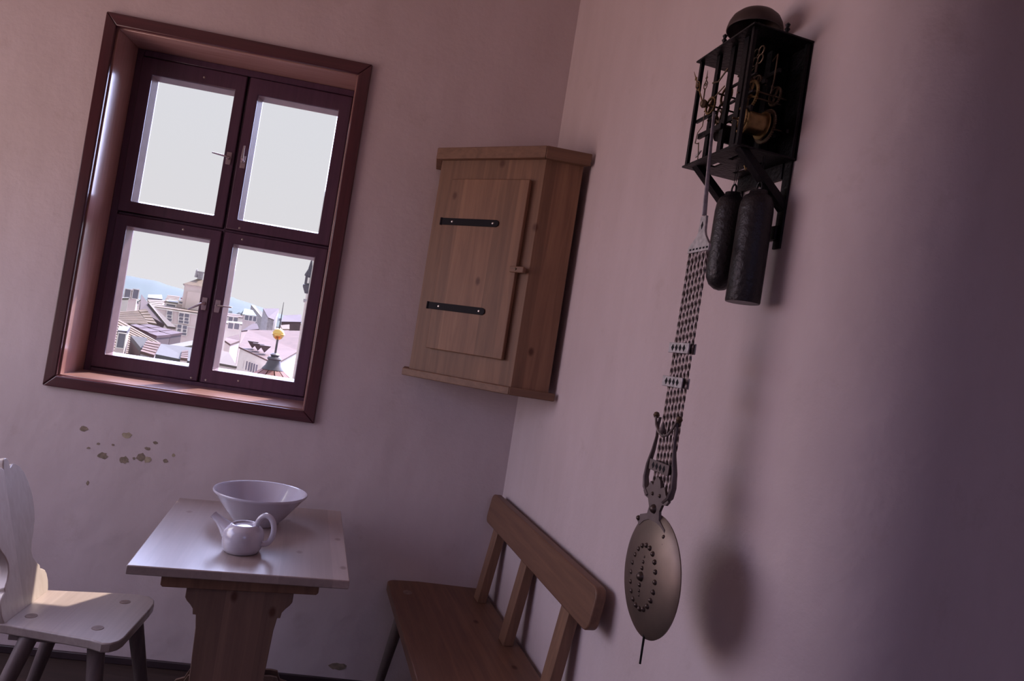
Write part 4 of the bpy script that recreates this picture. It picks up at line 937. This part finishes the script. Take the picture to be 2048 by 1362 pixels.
# tree belt and hills
def ridge_mesh(az0, az1, d, prof, z0, depth, n=60, amp=.03):
    def fn(bm):
        rg = random.Random(3)
        rows_ = []
        for k, (dd, f) in enumerate(((0, 0.0), (depth * .5, .7), (depth, 1.0), (depth * 1.8, .6))):
            row = []
            for i in range(n + 1):
                az = az0 + (az1 - az0) * i / n
                h = prof(az) * (1 + amp * (rg.random() - .5) * (1 if k else 0))
                row.append(bm.verts.new(pol(az, d + dd, z0 + (h - z0) * f)))
            rows_.append(row)
        for a, b in zip(rows_, rows_[1:]):
            for i in range(n): bm.faces.new((a[i], a[i + 1], b[i + 1], b[i]))
    return fn
def hillh(az):
    e_ = 1.42 if az < -27.5 else 1.42 - (az + 27.5) * .155
    if az > -23: e_ = 1.32 - (az + 23) * .19
    return 3600 * math.tan(R(e_)) + 1.5
hl = B(ridge_mesh(-38, -8, 2400, hillh, -35, 1200, 110, .05), 'hillside', M['c_hill']); struct(hl, 'long hazy blue hill ridge on the horizon')
def treeh(az): return 2.5 + 3.5 * math.sin(az * 5) + 2.5 * math.sin(az * 13.7)
tr_ = B(ridge_mesh(-36, -10, 1000, treeh, -35, 60, 160, .6), 'tree_belt', M['c_tree']); tr_['kind'] = 'stuff'; tag(tr_, 'dark belt of trees and roofs at the foot of the hazy hills', 'trees')

# --- gilded finial on a turret close by
FD = 25.0; fp = pol(-18.30, FD, 0)
def fz(el): return 1.5 + FD * math.tan(R(el))
fin = root('turret_finial', Matrix.Translation((fp.x, fp.y, -8)), 'turret spire with a gilded ball and tall thin rod outside the window', 'spire')
F8 = Matrix.Translation((0, 0, 8))
B(lambda bm: lathe(bm, [(0, -.205), (.06, -.195), (.14, -.14), (.19, -.04), (.20, -.008), (.225, 0), (.20, .008), (.19, .05), (.14, .14), (.05, .19), (0, .20)], 32, F8 @ Matrix.Translation((0, 0, fz(-1.1)))), 'gilded_ball', M['gold'], fin, angle=50)
B(lambda bm: tube(bm, [(0, 0, fz(-2.62)), (0, 0, fz(-1.5))], .035, 10, mat=F8), 'finial_stem', M['c_grey'], fin)
B(lambda bm: tube(bm, [(0, 0, fz(-.72)), (0, 0, fz(.1)), (0, 0, fz(1.4))], [.03, .018, .008], 8, mat=F8), 'lightning_rod', M['c_grey'], fin)
zb = fz(-2.62)
B(lambda bm: lathe(bm, [(0, .02), (.10, .0), (.16, -.05), (.12, -.11), (.20, -.13), (.24, -.19), (.20, -.24), (.22, -.30), (.26, -.42), (.34, -.52), (.36, -.56), (.30, -.62), (0, -.64)], 24, F8 @ Matrix.Translation((0, 0, zb))), 'lead_cap', M['c_grey'], fin, angle=40)
def cone(bm):
    n = 12
    for i in range(n):
        a0, a1 = 2 * PI * i / n, 2 * PI * (i + .86) / n
        z1, z2 = fz(-3.85), fz(-7.5)
        v = [bm.verts.new((r * math.cos(a), r * math.sin(a), z)) for r, z, a in ((.20, z1 + .08, a0), (.20, z1 + .08, a1), (2.6, z2, a1), (2.6, z2, a0))]
        m_ = [bm.verts.new((.16 * math.cos(a0), .16 * math.sin(a0), z1)), bm.verts.new((.16 * math.cos(a1), .16 * math.sin(a1), z1)), bm.verts.new((2.5 * math.cos(a1), 2.5 * math.sin(a1), z2 - .1)), bm.verts.new((2.5 * math.cos(a0), 2.5 * math.sin(a0), z2 - .1))]
        bm.faces.new(v); bm.faces.new(m_[::-1])
        for q in range(4): bm.faces.new((v[q], v[(q + 1) % 4], m_[(q + 1) % 4], m_[q]))
    T(bm, bm.verts, F8)
M['c_rib'] = pmat('red_turret_tile', (0.19, 0.060, 0.055), .7, var=.1)
B(cone, 'turret_roof', M['c_rib'], fin, smooth=False)
B(lambda bm: lathe(bm, [(0, fz(-7.5)), (2.2, fz(-7.5)), (2.2, -8 + .0), (0, -8)], 24, F8), 'turret_wall', M['c_wall'], fin)

# --- gothic tower at the right edge of the right pane
gt = root('gothic_tower', Matrix.Translation((-25.4, 86.3, -35)) @ Matrix.Rotation(R(16), 4, 'Z'), 'stone tower with dark corner turret at the right edge of the lower right pane', 'tower')
B(lambda bm: box(bm, -.55, 4.4, -.4, 3.4, 0, 40.6), 'shaft', M['c_wall'], gt, smooth=False)
B(lambda bm: box(bm, -.75, 4.6, -.6, 3.6, 39.2, 39.5), 'cornice', M['c_stone'], gt, smooth=False)
B(lambda bm: (lathe(bm, [(0, 40.2), (.2, 40.2), (.55, 41.0), (.55, 41.25), (.42, 41.3), (.42, 42.3), (.55, 42.35), (.55, 42.5), (.25, 43.2), (.08, 44.4), (0, 44.9)], 12, Matrix.Translation((-.55, -.3, 0)))), 'corner_turret', M['c_grey'], gt)
B(lambda bm: box(bm, -.66, -.42, -.78, -.70, 41.45, 42.15), 'turret_window', M['c_white'], gt, smooth=False)
def tspire(bm):
    v = [bm.verts.new(p) for p in ((-.3, -.2, 40.6), (4.3, -.2, 40.6), (4.3, 3.3, 40.6), (-.3, 3.3, 40.6), (2.0, 1.5, 58))]
    for f in ((0, 1, 4), (1, 2, 4), (2, 3, 4), (3, 0, 4), (0, 3, 2, 1)): bm.faces.new([v[i] for i in f])
B(tspire, 'spire_roof', M['c_grey'], gt, smooth=False)
